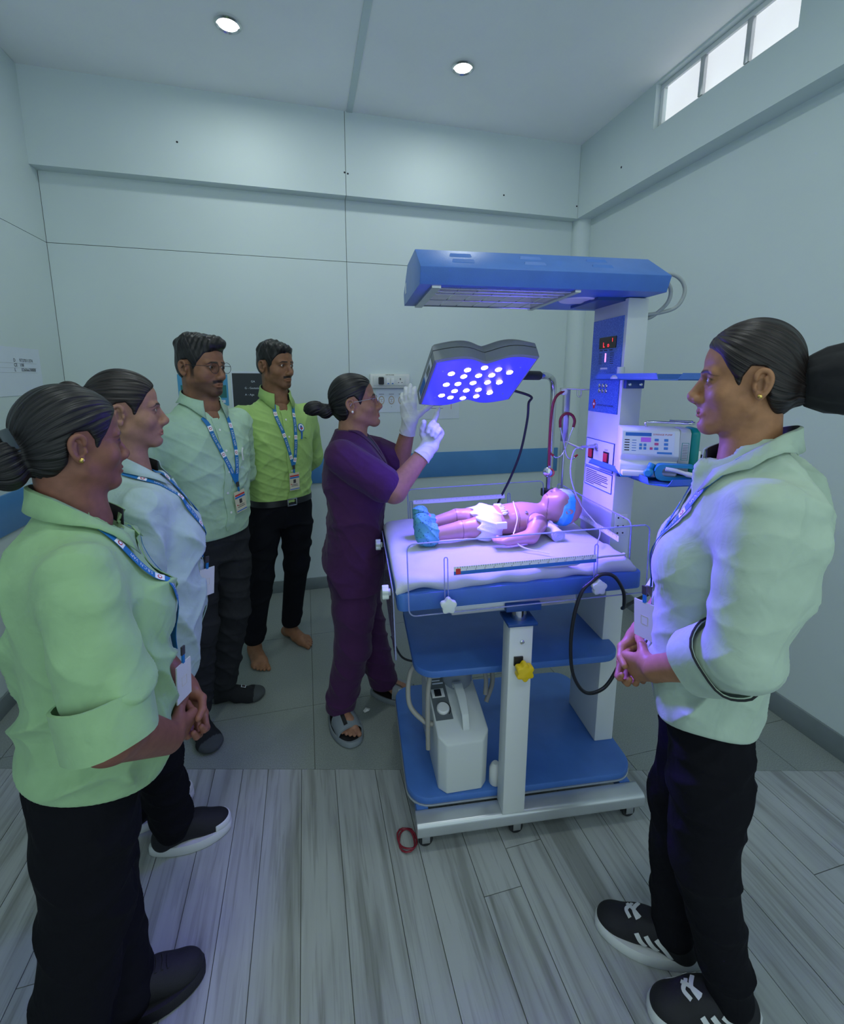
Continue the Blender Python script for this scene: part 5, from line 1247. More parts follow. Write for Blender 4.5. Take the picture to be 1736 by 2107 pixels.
def garment(P, name, prims, h, m, cuts=(), fold=None, kcut=.004, rel=1, subs=()):
    lo, hi = bounds([p for p, k in prims], .025); f = Field(lo, hi, h)
    for p, k in prims:
        f.put(p, k)
    for c in cuts: f.cut(c, kcut)
    for p, k in subs: f.put(p, k, 'sub')
    V, Q = f.mesh(); V = relax(V, Q, rel, .45)
    if fold:
        w = np.ones(len(V))
        for c in cuts: w = np.minimum(w, np.clip(-np.asarray(c(V[:, 0], V[:, 1], V[:, 2]))/.05-.04, 0, 1))
        V0 = V
        for fd in (fold if isinstance(fold, list) else [fold]): V = folds(V, vnormals(V, Q), **fd)
        V = V0+(V-V0)*w[:, None]
    o = mesh_obj(name, V, Q, m, P['obj']); return o, bvh_of(V, Q), V, Q
def lv(rows, cx=0):
    """rows: z, y front, y back, half width"""
    return [(z, cx, (a+b)/2, rx, (a-b)/2) for z, a, b, rx in rows]
def sleeve(pts, rad):
    """upper arm blends into the shoulder, the rest stays distinct from the body"""
    a, b = pts[0], pts[1]; m = lerp3(a, b, .35); r = rad[0]*.65+rad[1]*.35
    return [(cone(a, m, rad[0]*.94, r), .045)]+[(p, .010) for p in chain_prims([m]+list(pts[1:]), [r]+list(rad[1:]))]
def lerp3(a, b, t): return tuple(np.array(a)*(1-t)+np.array(b)*t)
def plane_cut(p, n):
    p, n = np.array(p, float), np.array(n, float); n /= np.linalg.norm(n)
    return lambda X, Y, Z: (X-p[0])*n[0]+(Y-p[1])*n[1]+(Z-p[2])*n[2]
def cuff(P, a, b, r0, r1, t, m, name='cuff', piping=None, n=28, wav=.003, seed=0):
    """turned-back sleeve cuff around axis a->b"""
    a, b = Vector(a), Vector(b); ax = (b-a).normalized(); rs = random.Random(seed); ph = [rs.uniform(0, 6) for _ in range(3)]
    def ring(c, r):
        out = []
        for i, p in enumerate(MB().ring(c, ax, r, n)):
            k = 1+.05*math.sin(2*2*PI*i/n+ph[0])+.03*math.sin(5*2*PI*i/n+ph[1]); out.append(tuple(Vector(c)+(Vector(p)-Vector(c))*k))
        return out
    mb = MB(); mb.loft([ring(a, r0-t), ring(a, r0+t), ring(a.lerp(b, .5), (r0+r1)/2+t), ring(b, r1+t), ring(b, r1-t), ring(b.lerp(a, .2), r1-2*t)], cap=False)
    o = mb.build(name, m, P['obj'], smooth=.8)
    if piping: MB().tube([*ring(a, r0+t), ring(a, r0+t)[0]], .0022, 6, False).build('cuff_piping', piping, o, smooth=1)
    return o
BUN_POLY = None
# ---------------------------------------------------------------- right: woman in mint shirt, profile to the left
def legs_prims(legs, rad, pel):
    out = [(stack(pel), .02)]
    for pts in legs:
        pp = [pts[0], lerp3(pts[0], pts[1], .42)]+list(pts[1:]); out += [(p, .025) for p in chain_prims(pp, [rad[0]*.74, rad[0]*.96]+list(rad[1:]))]
    return out
def core_prims(top, hips, legs, arms=()):
    m = (hips[0], hips[1]+.01, hips[2]+.12)
    out = [(cone(top, m, .050, .055), .03), (cone(hips, m, .058, .055), .03)]
    for pts in legs: out += [(p, .02) for p in chain_prims(pts, [.046, .040, .034])]
    for pts in arms: out += [(p, .02) for p in chain_prims(pts, [.042, .036, .030])]
    return out
def forearm(sh, el, wr, r=(.046, .043, .028)): return [(p, .015) for p in chain_prims([sh, el, wr], r)]
# ---- R
skR = (.36, .172, .085)
shL, elL, wrL = (-.155, -.035, 1.262), (-.200, -.022, 1.00), (-.085, .116, .856)
shR_, elR, wrR = (.155, -.035, 1.262), (.185, .050, 1.02), (.040, .158, .862)
dL = np.array((.048, .050, -.040)); dR = np.array((-.02, .012, -.07))
fist = [(1.0, 1.2, .7)]*4
limbsR = [(forearm(shL, elL, wrL)+hand_prims(wrL, dL, (.1, .45, .9), .97, [(.95, 1.2, .7), (.95, 1.2, .7), (1.0, 1.2, .7), (1.05, 1.1, .7)], thumb={'flip': 1, 'dirs': [(.5, .5, .5), (.75, .2, .55), (.8, .1, .5)]}), .0030, None),
          (forearm(shR_, elR, wrR)+hand_prims(wrR, dR, (-.15, .9, .2), .95, [(.75, 1.0, .6), (.8, 1.0, .6), (.8, 1.0, .6), (.75, .9, .5)], thumb={'flip': -1, 'dirs': [(.5, .5, .6), (.55, .0, .8), (.35, -.35, .85)]}), .0030, None)]
legsR = [[(-.075, -.005, .76), (-.095, -.015, .44), (-.058, -.100, .07)], [(.075, .0, .76), (.06, .04, .44), (.017, .020, .07)]]
PR = person('R', (.88, .74), (-.70, .71), 'woman in pale mint shirt at right, seen in profile with a large covered bun', dict(
    skin=skR, neck=(0, -.020, 1.325), limbs=limbsR, core=core_prims((0, -.03, 1.26), (0, 0, .74), legsR, ([shL, elL, wrL], [shR_, elR, wrR])),
    head=dict(pos=(0, .006, 1.497), yaw=.04, pitch=0, scale=1.0, ysc=.92, nose=.003, look=(0, 1, .02), seed=3, hairmat='hair_brown', res=.0020, neck_r=.047,
              hair=dict(kind='bun', knot=(0, -.105, -.012), axis=(0, .85, .5), freq=15, bun=[((0, -.092, -.012), (.034, .026, .038), None)]))))
# black cloth bun cover, flaring backwards
def scrunchie(P, c, d, L, r0, r1, r2, m, seed=1, sq=1.0):
    rs = random.Random(seed); c, d = Vector(c), Vector(d).normalized(); mb = MB(); rings = []
    n = 40
    for k, (t, r) in enumerate(((-.12, r0*.25), (-.05, r0*.75), (0, r0), (.15, r0*1.15), (.4, (r0+r1)*.55), (.7, r1), (.9, r1*.97), (1.0, r2), (1.03, r2*.5))):
        cc = c+d*L*t; rings.append([tuple(cc+(Vector(p)-cc)*(1+.05*math.sin(7*2*PI*i/n+k*.4)+.035*math.sin(13*2*PI*i/n-k*.8))) for i, p in enumerate(mb.ring(cc, d, r, n, r*sq))])
    mb.loft(rings); mb.v = [tuple(P['HM'] @ Vector(v)) for v in mb.v]; return mb.build('hair_cover', m, P['obj'], smooth=1.2)
cloth('bun_cloth', (.016, .016, .018), .7)
scrunchie(PR, (0, -.098, -.004), (0, -1, .10), .085, .044, .066, .048, 'bun_cloth', 5)
er = MB().lathe(PR['HM'] @ Vector((-.0805, -.0145, -.0305)), (-1, 0, 0), [(.0005, -.002), (.0045, 0), (.0035, .002), (.0005, .003)], 12).build('earring', 'gold', PR['obj'], smooth=1)
lvR = lv([(.70, .10, -.080, .150), (.80, .128, -.100, .158), (.90, .138, -.105, .152), (1.0, .140, -.105, .148), (1.08, .136, -.110, .150), (1.15, .120, -.132, .155), (1.22, .098, -.142, .158), (1.28, .078, -.132, .140), (1.32, .060, -.108, .095), (1.345, .045, -.085, .062), (1.36, .03, -.070, .050)])
sp = [(stack(lvR), .02)]+[(ell((s*.065, .085, 1.11), (.062, .058, .066)), .05) for s in (1, -1)]
mL, mR = lerp3(elL, wrL, .16), lerp3(elR, wrR, .28)
sp += sleeve([shL, lerp3(shL, elL, .5), elL, mL], [.066, .067, .066, .062])+sleeve([shR_, elR, mR], [.066, .066, .060])
hemR = lambda X, Y, Z: (.752+1.8*np.maximum(np.abs(X)-.05, 0)**2*1.5-.10*(Y+.0)-Z)
o, bvR, vR, qR = garment(PR, 'shirt', sp, .0042, 'shirt_r', cuts=[hemR], subs=[(cone((0, .015, 1.325), (0, .075, 1.40), .052, .055), .006)], fold=[dict(amp=.0145, seed=11, lo=26, hi=55), dict(amp=.0022, seed=4, lo=55, hi=110)])
cuff(PR, lerp3(elL, wrL, .16), lerp3(elL, wrL, .48), .069, .062, .0022, 'shirt_r', piping='collar_black', seed=2); cuff(PR, lerp3(elR, wrR, .25), lerp3(elR, wrR, .55), .066, .058, .0022, 'shirt_r', piping='collar_black', seed=3)
collar(PR['obj'], (0, -.012), .066, .074, 1.408, 1.348, 'shirt_r', 'collar_black', bvR, fall=.046, wide=1.20, open_=(.22, .98), stand=.046, drop=(0, .034))
Ribbon(bvR, [(0, .09, 1.31), (0, .13, 1.2), (0, .19, 1.08), (0, .19, .95), (0, .15, .78)], .032, .0015, 8).build('placket', 'shirt_r', PR['obj'], .002)
garment(PR, 'trousers', legs_prims([[a, b, (c[0], c[1], .085)] for a, b, c in legsR], [.082, .066, .052], lv([(.66, .080, -.080, .135), (.74, .088, -.082, .140), (.80, .084, -.075, .132), (.93, .08, -.07, .12)])), .005, 'trouser_black', cuts=[lambda X, Y, Z: .045-Z+0*X+0*Y, lambda X, Y, Z: Z-.92+0*X+0*Y], fold=dict(amp=.005, seed=21, lo=40, hi=90))
make_shoe(PR['obj'], (-.055, -.105), (-.128, .229), 'stripe', .262); make_shoe(PR['obj'], (.017, .020), (-.04, .257), 'stripe', .262)
lanyard(PR, bvR, [[(.07, .02, 1.345), (.055, .065, 1.30), (.03, .12, 1.2), (.0, .18, 1.08), (-.015, .19, 1.02)], [(-.076, .0, 1.345), (-.084, .045, 1.298), (-.068, .10, 1.2), (-.036, .17, 1.10), (-.015, .19, 1.02)]], 'blue lanyard with blank white card on the woman with the large covered bun', dict(lean=.1, turn=.95, off=.02), 'badge_card')
# ---------------------------------------------------------------- W1: woman in green shirt, front left
skW1 = (.225, .095, .062)
sR, eR, wR = (.155, .030, 1.150), (.232, .045, .872), (.115, .145, .722)
sL, eL, wL = (-.155, .040, 1.150), (-.185, .085, .92), (-.030, .208, .735)
limbs = [(forearm(sR, eR, wR, (.052, .050, .032))+hand_prims(wR, (-.055, .045, -.030), (-.1, .5, .8), 1.0, [(.85, 1.1, .6)]*4, thumb={'flip': -1, 'dirs': [(.6, .5, .4), (.9, .2, .3), (.95, .0, .3)]}), .003, None),
         (forearm(sL, eL, wL, (.050, .046, .031))+hand_prims(wL, (.035, .012, -.085), (.3, .9, .2), .95, [(.8, 1.0, .6), (.8, 1.0, .6), (.85, 1.0, .6), (.85, 1.0, .6)], thumb={'flip': 1, 'dirs': [(.5, .5, .6), (.55, .0, .8), (.35, -.35, .85)]}), .003, None)]
legsW1 = [[(.080, .0, .70), (.085, -.03, .38), (.115, -.105, .06)], [(-.080, .0, .70), (-.02, -.01, .38), (.035, .005, .06)]]
P1 = person('W1', (-.50, 1.02), (.90, .43), 'woman in green shirt with rolled sleeves in the left foreground, hands clasped', dict(
    skin=skW1, neck=(0, .036, 1.205), limbs=limbs, core=core_prims((0, .03, 1.13), (0, 0, .66), legsW1, ([sR, eR, wR], [sL, eL, wL])),
    head=dict(pos=(0, .050, 1.372), yaw=.30, pitch=-.02, scale=.945, look=(0, 1, 0), seed=5, res=.0020, neck_r=.050,
              hair=dict(kind='bun', knot=(0, -.12, -.03), axis=(0, .9, .35), freq=13, bun=[((0, -.118, -.022), (.042, .036, .052), None), ((0, -.108, -.050), (.04, .03, .036), None)]))))
hc = MB().box((.030, -.108, .012), (.006, .018, .05), Matrix.Rotation(.35, 3, 'X')); hc.v = [tuple(P1['HM'] @ Vector(v)) for v in hc.v]
mat('clip_grey', (.045, .06, .07), .3); hc.build('hair_clip', 'clip_grey', P1['obj'], bevel=.0025)
MB().lathe(P1['HM'] @ Vector((.0805, -.0145, -.0305)), (1, -.2, 0), [(.0005, -.002), (.0052, 0), (.0045, .003), (.0005, .005)], 12).build('earring', 'gold', P1['obj'], smooth=1)
lv1 = lv([(.54, .125, -.105, .150), (.62, .150, -.115, .160), (.72, .165, -.115, .165), (.83, .176, -.085, .158), (.92, .180, -.085, .155), (1.00, .182, -.090, .158), (1.07, .165, -.090, .160), (1.13, .145, -.082, .155), (1.18, .125, -.065, .125), (1.21, .105, -.045, .090), (1.235, .085, -.025, .060), (1.25, .07, -.015, .05)])
sp = [(stack(lv1), .02)]+[(ell((s*.065, .120, 1.01), (.064, .068, .068)), .05) for s in (1, -1)]
mR_, mL_ = lerp3(sR, eR, .72), lerp3(eL, wL, .22)
sp += sleeve([sR, lerp3(sR, eR, .5), mR_], [.066, .072, .068])+sleeve([sL, eL, mL_], [.066, .066, .060])
hem1 = lambda X, Y, Z: (.690+1.0*np.maximum(np.abs(X)-.06, 0)**2-.42*(Y+.03)+1.0*np.maximum(Y, 0)**2-Z)
o, bv1, v1, q1 = garment(P1, 'shirt', sp, .0042, 'shirt_w1', cuts=[hem1], subs=[(cone((0, .075, 1.210), (0, .135, 1.29), .050, .055), .006)], fold=[dict(amp=.0135, seed=31, lo=26, hi=55), dict(amp=.0022, seed=8, lo=55, hi=110)])
cuff(P1, lerp3(sR, eR, .74), lerp3(sR, eR, 1.04), .077, .074, .0030, 'shirt_w1', seed=5); cuff(P1, lerp3(eL, wL, .2), lerp3(eL, wL, .5), .066, .060, .0025, 'shirt_w1', seed=6)
collar(P1['obj'], (0, .050), .066, .074, 1.292, 1.215, 'shirt_w1', 'collar_black', bv1, fall=.046, wide=1.20, open_=(.85, .22), stand=.046, drop=(.034, 0))
Ribbon(bv1, [(0, .16, 1.18), (0, .2, 1.08), (0, .22, .95), (0, .22, .8), (0, .2, .66)], .032, .0015, 8).build('placket', 'shirt_w1', P1['obj'], .002)
garment(P1, 'trousers', legs_prims([[a, b, (c[0], c[1], .055)] for a, b, c in legsW1], [.092, .078, .072], lv([(.56, .09, -.10, .140), (.66, .115, -.108, .148), (.72, .11, -.098, .145), (.78, .10, -.07, .135), (.86, .09, -.06, .13)])), .005, 'trouser_black', cuts=[lambda X, Y, Z: .020-Z+0*X+0*Y, lambda X, Y, Z: Z-.85+0*X+0*Y], fold=dict(amp=.005, seed=23, lo=40, hi=90))
make_shoe(P1['obj'], (.035, .005), (.03, .147), 'black', .25); make_shoe(P1['obj'], (.115, -.105), (.05, .147), 'black', .25)
lanyard(P1, bv1, [[(-.06, .11, 1.22), (-.04, .135, 1.175), (-.01, .19, 1.08), (.01, .22, .98), (.022, .22, .885)], [(.080, .075, 1.215), (.094, .10, 1.165), (.088, .15, 1.08), (.055, .21, .98), (.022, .22, .885)]], 'blue lanyard with white card on the woman in the left foreground', dict(lean=-.1, turn=-.75, off=.018), 'badge_card', flip=True)
# ---------------------------------------------------------------- W2: second woman in pale shirt
sR, eR, wR = (.148, .025, 1.150), (.20, -.02, .91), (.13, -.10, .72); sL, eL, wL = (-.148, .025, 1.150), (-.20, -.02, .91), (-.10, -.11, .72)
legsW2 = [[(.075, .01, .66), (.08, .0, .36), (.068, .030, .07)], [(-.075, .01, .66), (-.08, .0, .36), (-.08, -.06, .07)]]
P2 = person('W2', (-.52, 1.45), (.92, .39), 'woman in pale mint shirt standing between the green-shirted woman and the man in glasses', dict(
    skin=(.34, .178, .115), neck=(0, .008, 1.225), limbs=[(forearm(sR, eR, wR)+hand_prims(wR, (-.05, -.02, -.06), (0, 1, -.2), .92), .0045, None), (forearm(sL, eL, wL)+hand_prims(wL, (.05, -.02, -.06), (0, 1, -.2), .92, thumb={'flip': -1}), .0045, None)],
    core=core_prims((0, .02, 1.14), (0, .02, .66), legsW2),
    head=dict(pos=(0, .026, 1.405), yaw=-.10, pitch=.02, scale=.965, look=(.05, 1, .02), seed=9, res=.0021, neck_r=.048, hairmat='hair_brown',
              hair=dict(kind='bun', knot=(0, -.125, .045), axis=(0, .95, -.1), freq=12, bun=[((0, -.125, .050), (.036, .034, .038), None)]))))
lv2 = lv([(.53, .120, -.11, .155), (.60, .150, -.12, .165), (.67, .165, -.12, .17), (.80, .182, -.11, .168), (.92, .176, -.095, .160), (1.04, .176, -.095, .158), (1.10, .16, -.095, .158), (1.15, .142, -.09, .152), (1.195, .115, -.075, .120), (1.225, .095, -.06, .080), (1.245, .07, -.045, .054)])
sp = [(stack(lv2), .02)]+[(ell((s*.062, .115, 1.03), (.062, .066, .066)), .05) for s in (1, -1)]+[q for a, b, c in ((sR, eR, wR), (sL, eL, wL)) for q in sleeve([a, b, lerp3(b, c, .5)], [.064, .066, .060])]
hem2 = lambda X, Y, Z: (.565+1.2*np.maximum(np.abs(X)-.06, 0)**2-Z+0*Y)
o, bv2, v2, q2 = garment(P2, 'shirt', sp, .0045, 'shirt_w2', cuts=[hem2], subs=[(cone((0, .045, 1.225), (0, .10, 1.30), .048, .052), .006)], fold=[dict(amp=.0085, seed=41, lo=26, hi=55), dict(amp=.0022, seed=9, lo=55, hi=110)])
collar(P2['obj'], (0, .025), .062, .070, 1.305, 1.250, 'shirt_w2', 'collar_black', bv2, fall=.042, wide=1.20, open_=(.85, .22), stand=.044, drop=(.03, 0))
Ribbon(bv2, [(0, .14, 1.2), (0, .2, 1.08), (0, .22, .95), (0, .22, .8), (0, .18, .62)], .032, .0015, 8).build('placket', 'shirt_w2', P2['obj'], .002)
garment(P2, 'trousers', legs_prims([[a, b, (c[0], c[1], .075)] for a, b, c in legsW2], [.085, .066, .056], lv([(.50, .085, -.08, .135), (.60, .11, -.085, .14), (.76, .11, -.08, .135)])), .006, 'trouser_black', cuts=[lambda X, Y, Z: .04-Z+0*X+0*Y, lambda X, Y, Z: Z-.75+0*X+0*Y], fold=dict(amp=.005, seed=25, lo=40, hi=90))
make_shoe(P2['obj'], (.066, .022), (.035, .15), 'white_toe', .245); make_shoe(P2['obj'], (-.08, -.06), (-.02, .15), 'white_toe', .245)
lanyard(P2, bv2, [[(.05, .085, 1.26), (.03, .115, 1.22), (.02, .17, 1.14), (.012, .22, 1.04), (.022, .22, .955)], [(.075, .0, 1.25), (.088, .06, 1.20), (.082, .13, 1.13), (.055, .20, 1.02), (.022, .22, .955)]], 'blue lanyard with blank white card on the woman in pale mint behind', dict(lean=-.12, turn=-1.05, off=.022), 'badge_card', flip=True)
# ---------------------------------------------------------------- men
def man(key, B, fwd, label, skin, head, shirt, trousers, legs, feet_limbs, tuck, lvm, cc, fold_seed, neck=(0, -.002, 1.385), pelvis=None):
    arms = [((s*.174, -.012, 1.308), (s*.245, -.085, 1.06), (s*.10, -.175, .90)) for s in (1, -1)]
    limbs = [(forearm(*a, (.046, .042, .029))+hand_prims(a[2], (-s*.07, -.01, -.03), (0, -.3, .9), 1.0, thumb={'flip': s}), .0045, None) for a, s in zip(arms, (1, -1))]
    limbs += feet_limbs
    P = person(key, B, fwd, label, dict(skin=skin, neck=neck, limbs=limbs, core=core_prims((0, 0, 1.30), (0, 0, .86), legs)+[(cone((0, .0, 1.40), (0, .035, 1.33), .048, .050), .02)], head=head))
    sp = [(stack(lvm), .02)]+[q for a in arms for q in sleeve([a[0], a[1], lerp3(a[1], a[2], .92)], [.064, .062, .050])]
    o, bv, V, Q = garment(P, 'shirt', sp, .0042, shirt, cuts=[tuck], subs=[(cone((0, .03, 1.395), (0, .07, 1.45), .050, .055), .006), (cone((0, .075, 1.385), (0, .125, 1.335), .030, .008), .006)], fold=[dict(amp=.0040, seed=fold_seed, lo=30, hi=70), dict(amp=.0028, seed=fold_seed+1, lo=80, hi=150)])
    collar(P['obj'], cc[:2], .066, .070, cc[2], cc[3], shirt, 'collar_black', bv, fall=.046, wide=1.24, open_=.55, tip=.03)
    pk = Ribbon(bv, [(0, .15, cc[3]-.035), (0, .2, 1.2), (0, .2, 1.05), (0, .2, .93), (0, .2, .87)], .034, .0015, 8); pk.build('placket', shirt, P['obj'], .002)
    for l in np.arange(.05, pk.L[-1], .085): pk.disc('button', l, .005, 'trim_white', P['obj'], .003)
    garment(P, 'trousers', legs_prims(legs, [.086, .066, .056], pelvis or lv([(.74, .085, -.095, .150), (.82, .105, -.110, .160), (.90, .106, -.098, .152), (.95, .10, -.095, .148)])), .005, trousers, cuts=[lambda X, Y, Z: .085-Z+0*X+0*Y, lambda X, Y, Z: Z-.895+0*X+0*Y], fold=dict(amp=.005, seed=fold_seed+3, lo=40, hi=90))
    return P, bv
MAN_POLY = [(.083, .064), (.062, .046), (.052, .030), (.040, .012), (.032, -.030), (.018, -.030), (.014, .010), (.004, .024), (-.018, .022), (-.030, .0), (-.036, -.050), (-.075, -.078), (-.14, -.06), (-.15, .18), (.06, .18), (.14, .14), (.14, .08)]
lm = lv([(.80, .105, -.10, .152), (.88, .116, -.105, .158), (1.0, .124, -.112, .166), (1.12, .128, -.118, .178), (1.22, .122, -.118, .186), (1.30, .100, -.108, .182), (1.345, .078, -.092, .140), (1.38, .058, -.078, .092), (1.405, .04, -.065, .060), (1.42, .03, -.058, .05)])
# man with glasses
def sock_feet(P, specs):
    for ank, dr, z in specs:
        pr = foot_prims((ank[0], ank[1], .13), dr, False, 1.02); V, Q = limb_mesh(pr, .004); N = vnormals(V, Q); V = V+N*.003
        V[:, 2] = np.maximum(V[:, 2], .0015)
        d = np.array(dr[:2])/np.linalg.norm(dr[:2]); t = (V[:, :2]-np.array(ank[:2]))@d; col = np.tile(np.array((.010, .011, .015)), (len(V), 1)); g = ((t > .128) | ((t < -.045) & (V[:, 2] < .04)))
        col[g] = (.06, .068, .075); so = mesh_obj('sock', V, Q, 'sock_black', P['obj'], col); bv = bvh_of(V, Q)
        c = np.array([ank[0], ank[1], .08])+np.array([d[0], d[1], 0])*.085; rr = np.array([d[1], -d[0], 0]); d3 = np.array([d[0], d[1], 0])
        lg = Ribbon(bv, [tuple(c-d3*.011), tuple(c), tuple(c+d3*.011)], .020, .001, 4, 1); lg.build('sock_logo', 'letter_white', so, .0006)
        lg.w = .016; lg.patch('logo_field', .003, lg.L[-1]-.003, 'ink', so); lg.w = .005; lg.patch('logo_mark', .005, lg.L[-1]-.008, 'ink_red', so, 1)
legsM1 = [[(.085, .0, .85), (.100, .02, .47), (.120, -.015, .11)], [(-.085, .0, .85), (-.070, .015, .47), (-.050, -.060, .11)]]
PM1, bm1 = man('M1', (-.405, 1.989), (.737, -.676), 'man with round wire glasses in a pale mint shirt and dark grey trousers', (.24, .112, .062),
    dict(pos=(0, .018, 1.540), yaw=.20, pitch=-.03, scale=1.0, jaw=1.06, beard=.55, lip=.3, look=(-.05, 1, 0), seed=12, res=.0023, neck_r=.054,
         hair=dict(kind='short', poly=MAN_POLY, top=[((0, .045, .085), (.056, .050, .034)), ((-.015, .070, .088), (.030, .026, .022)), ((0, -.03, .08), (.066, .07, .05))], freq=9)),
    'shirt_m1', 'trouser_grey', legsM1, [], lambda X, Y, Z: (.862-Z+.0*X-.05*np.maximum(Y, 0)), lm, (0, .002, 1.452, 1.405), 51)
glasses(PM1['obj'], PM1['HM'])
sock_feet(PM1, [((.125, -.010), (.056, .20, -1), 0), ((-.052, -.062), (-.152, .177, 1), 0)])
lanyard(PM1, bm1, [[(-.062, .115, 1.375), (-.055, .16, 1.27), (-.045, .2, 1.15), (-.035, .2, 1.06)], [(.060, .115, 1.375), (.040, .16, 1.28), (.005, .2, 1.17), (-.035, .2, 1.06)]], 'blue lanyard with printed cream card on the man in glasses', dict(print=True, lean=.12), 'badge_cream')
pk = Ribbon(bm1, [(-.105, .2, 1.235), (-.105, .2, 1.165)], .006, .003, 6); pn_ = pk.build('pocket_pen', 'trim_white', PM1['obj'], .004); pk.patch('pen_clip', .004, .02, 'ink_blue', pn_)
# barefoot man
legsM2 = [[(.085, .0, .85), (.120, -.03, .48), (.150, -.085, .12)], [(-.085, .0, .85), (-.085, -.02, .48), (-.080, -.105, .12)]]
skM2 = (.25, .118, .064)
fe = [(foot_prims((.150, -.090, .16), (.05, .26, -1), True, 1.0), .0032, 1.15), (foot_prims((-.080, -.115, .16), (-.06, .25, 1), True, 1.0), .0032, 1.15)]
PM2, bm2 = man('M2', (-.145, 2.403), (.5, -.866), 'barefoot man in a tucked lime green shirt with a black belt', skM2,
    dict(pos=(0, .020, 1.557), yaw=.33, pitch=-.02, scale=.985, jaw=1.0, beard=.22, lip=.3, look=(-.15, 1, 0), seed=15, res=.0024, neck_r=.052,
         hair=dict(kind='short', poly=MAN_POLY, top=[((0, .045, .078), (.054, .045, .028)), ((0, -.03, .075), (.066, .07, .045))], freq=9)),
    'shirt_m2', 'trouser_navy', legsM2, fe, lambda X, Y, Z: (.872-Z+0*X+0*Y), lm, (0, .004, 1.468, 1.415), 61)
bl = MB(); rg_ = [(.158*math.copysign(abs(math.cos(a))**.88, math.cos(a)), .004+.111*math.copysign(abs(math.sin(a))**.88, math.sin(a))) for a in np.linspace(0, 2*PI, 48, endpoint=False)]
bl.loft([[(x*k, y*k, z) for x, y in rg_] for z, k in ((.866, .985), (.866, 1.03), (.897, 1.03), (.897, .985))], cap=False)
bo = bl.build('belt', 'black_plastic', PM2['obj'], smooth=.6)
bk = MB()
for lo, hi in (((-.026, .120, .862), (.026, .126, .868)), ((-.026, .120, .895), (.026, .126, .901)), ((-.026, .120, .862), (-.020, .126, .901)), ((.020, .120, .862), (.026, .126, .901))): bk.bb(lo, hi)
bk.build('buckle', 'steel', bo, bevel=.0015)
lanyard(PM2, bm2, [[(-.058, .115, 1.385), (-.045, .16, 1.27), (-.03, .2, 1.15), (-.02, .2, 1.065)], [(.062, .115, 1.385), (.045, .16, 1.28), (.012, .2, 1.17), (-.02, .2, 1.065)]], 'blue lanyard with printed cream card on the barefoot man', dict(print=True), 'badge_cream')
em = Ribbon(bm2, [(-.10, .2, 1.31), (-.10, .2, 1.23)], .03, .003, 8)
eo = em.disc('chest_emblem', .03, .022, 'ink_blue', PM2['obj'], .001); em.disc('emblem_ring', .03, .018, 'letter_white', eo, .0018); em.disc('emblem_mark', .032, .009, 'ink_red', eo, .0026); em.disc('emblem_mark', .026, .007, 'ink_blue', eo, .003)
pk = Ribbon(bm2, [(-.082, .2, 1.27), (-.084, .2, 1.20)], .007, .004, 6); pk.build('pocket_pen', 'ink_blue', PM2['obj'], .004)
Ribbon(bm2, [(-.14, .2, 1.205), (-.10, .2, 1.207), (-.055, .2, 1.205)], .012, .0015, 6).build('pocket_flap', 'shirt_m2', PM2['obj'], .002)
# ---------------------------------------------------------------- nurse in purple scrubs
skN = (.32, .158, .10)
sR, eR, wR = (.150, -.035, 1.205), (.172, .160, 1.072), (.120, .300, 1.226)
sL, eL, wL = (-.150, .0, 1.205), (-.125, .205, 1.115), (-.075, .245, 1.305)
tipd = np.array((0, .03, .09))
handR = hand_prims(wR, (-.012, .040, .085), (-.45, -.60, .25), .93, [(-.02, .05, .05), (1.25, 1.3, .8), (1.3, 1.3, .8), (1.3, 1.3, .8)], thumb={'flip': 1, 'dirs': [(.6, .5, .5), (.7, .1, .7), (.6, -.2, .7)]}, fat=1.1)
handL = hand_prims(wL, (-.02, -.005, .10), (.25, .85, .0), .95, [(.25, .25, .2), (.2, .25, .2), (.2, .25, .2), (.25, .25, .2)], thumb={'flip': 1, 'dirs': [(.55, .8, .2), (.55, .8, .1), (.5, .85, .05)]}, fat=1.08)
legsN = [[(.085, .0, .66), (.085, -.015, .38), (.045, -.075, .07)], [(-.085, .0, .66), (-.09, .05, .38), (-.090, .120, .07)]]
feN = [(foot_prims((.040, -.080, .14), (.24, .10, -1), True, .95), .0034, 1.0), (foot_prims((-.088, .130, .14), (.05, .147, 1), True, .95), .0034, 1.0)]
def lift(prims, dz): return [((((lambda fn: (lambda X, Y, Z: fn(X, Y, Z-dz)))(p[0])), p[1]+np.array([0, 0, dz]), p[2]+np.array([0, 0, dz])), k) for p, k in prims]
feN = [(lift(pr, .024), h_, c_) for pr, h_, c_ in feN]
PN = person('N', (.178, 1.853), (.99, -.12), 'nurse in purple scrubs and white gloves holding the lamp and pointing', dict(
    skin=skN, neck=(0, -.005, 1.245), limbs=[(forearm(sR, eR, wR, (.050, .048, .028))+handR, .0032, None), (forearm(sL, eL, wL, (.048, .044, .028))+handL, .0032, None)]+feN,
    core=core_prims((0, 0, 1.18), (0, 0, .66), legsN),
    head=dict(pos=(0, .014, 1.400), yaw=.02, pitch=.20, scale=.985, look=(.1, 1, .15), seed=19, res=.0023, neck_r=.049,
              hair=dict(kind='bun', knot=(0, -.125, -.005), axis=(0, .95, .2), freq=14, bun=[((0, -.122, -.012), (.030, .030, .030), None), ((0, -.165, .010), (.036, .040, .030), None)]))))
glasses(PN['obj'], PN['HM'], 'chrome', .023, .0165)
MB().lathe(PN['HM'] @ Vector((.0805, -.0145, -.0305)), (1, 0, 0), [(.0005, -.002), (.0045, 0), (.0035, .002), (.0005, .003)], 12).build('earring', 'white', PN['obj'], smooth=1)
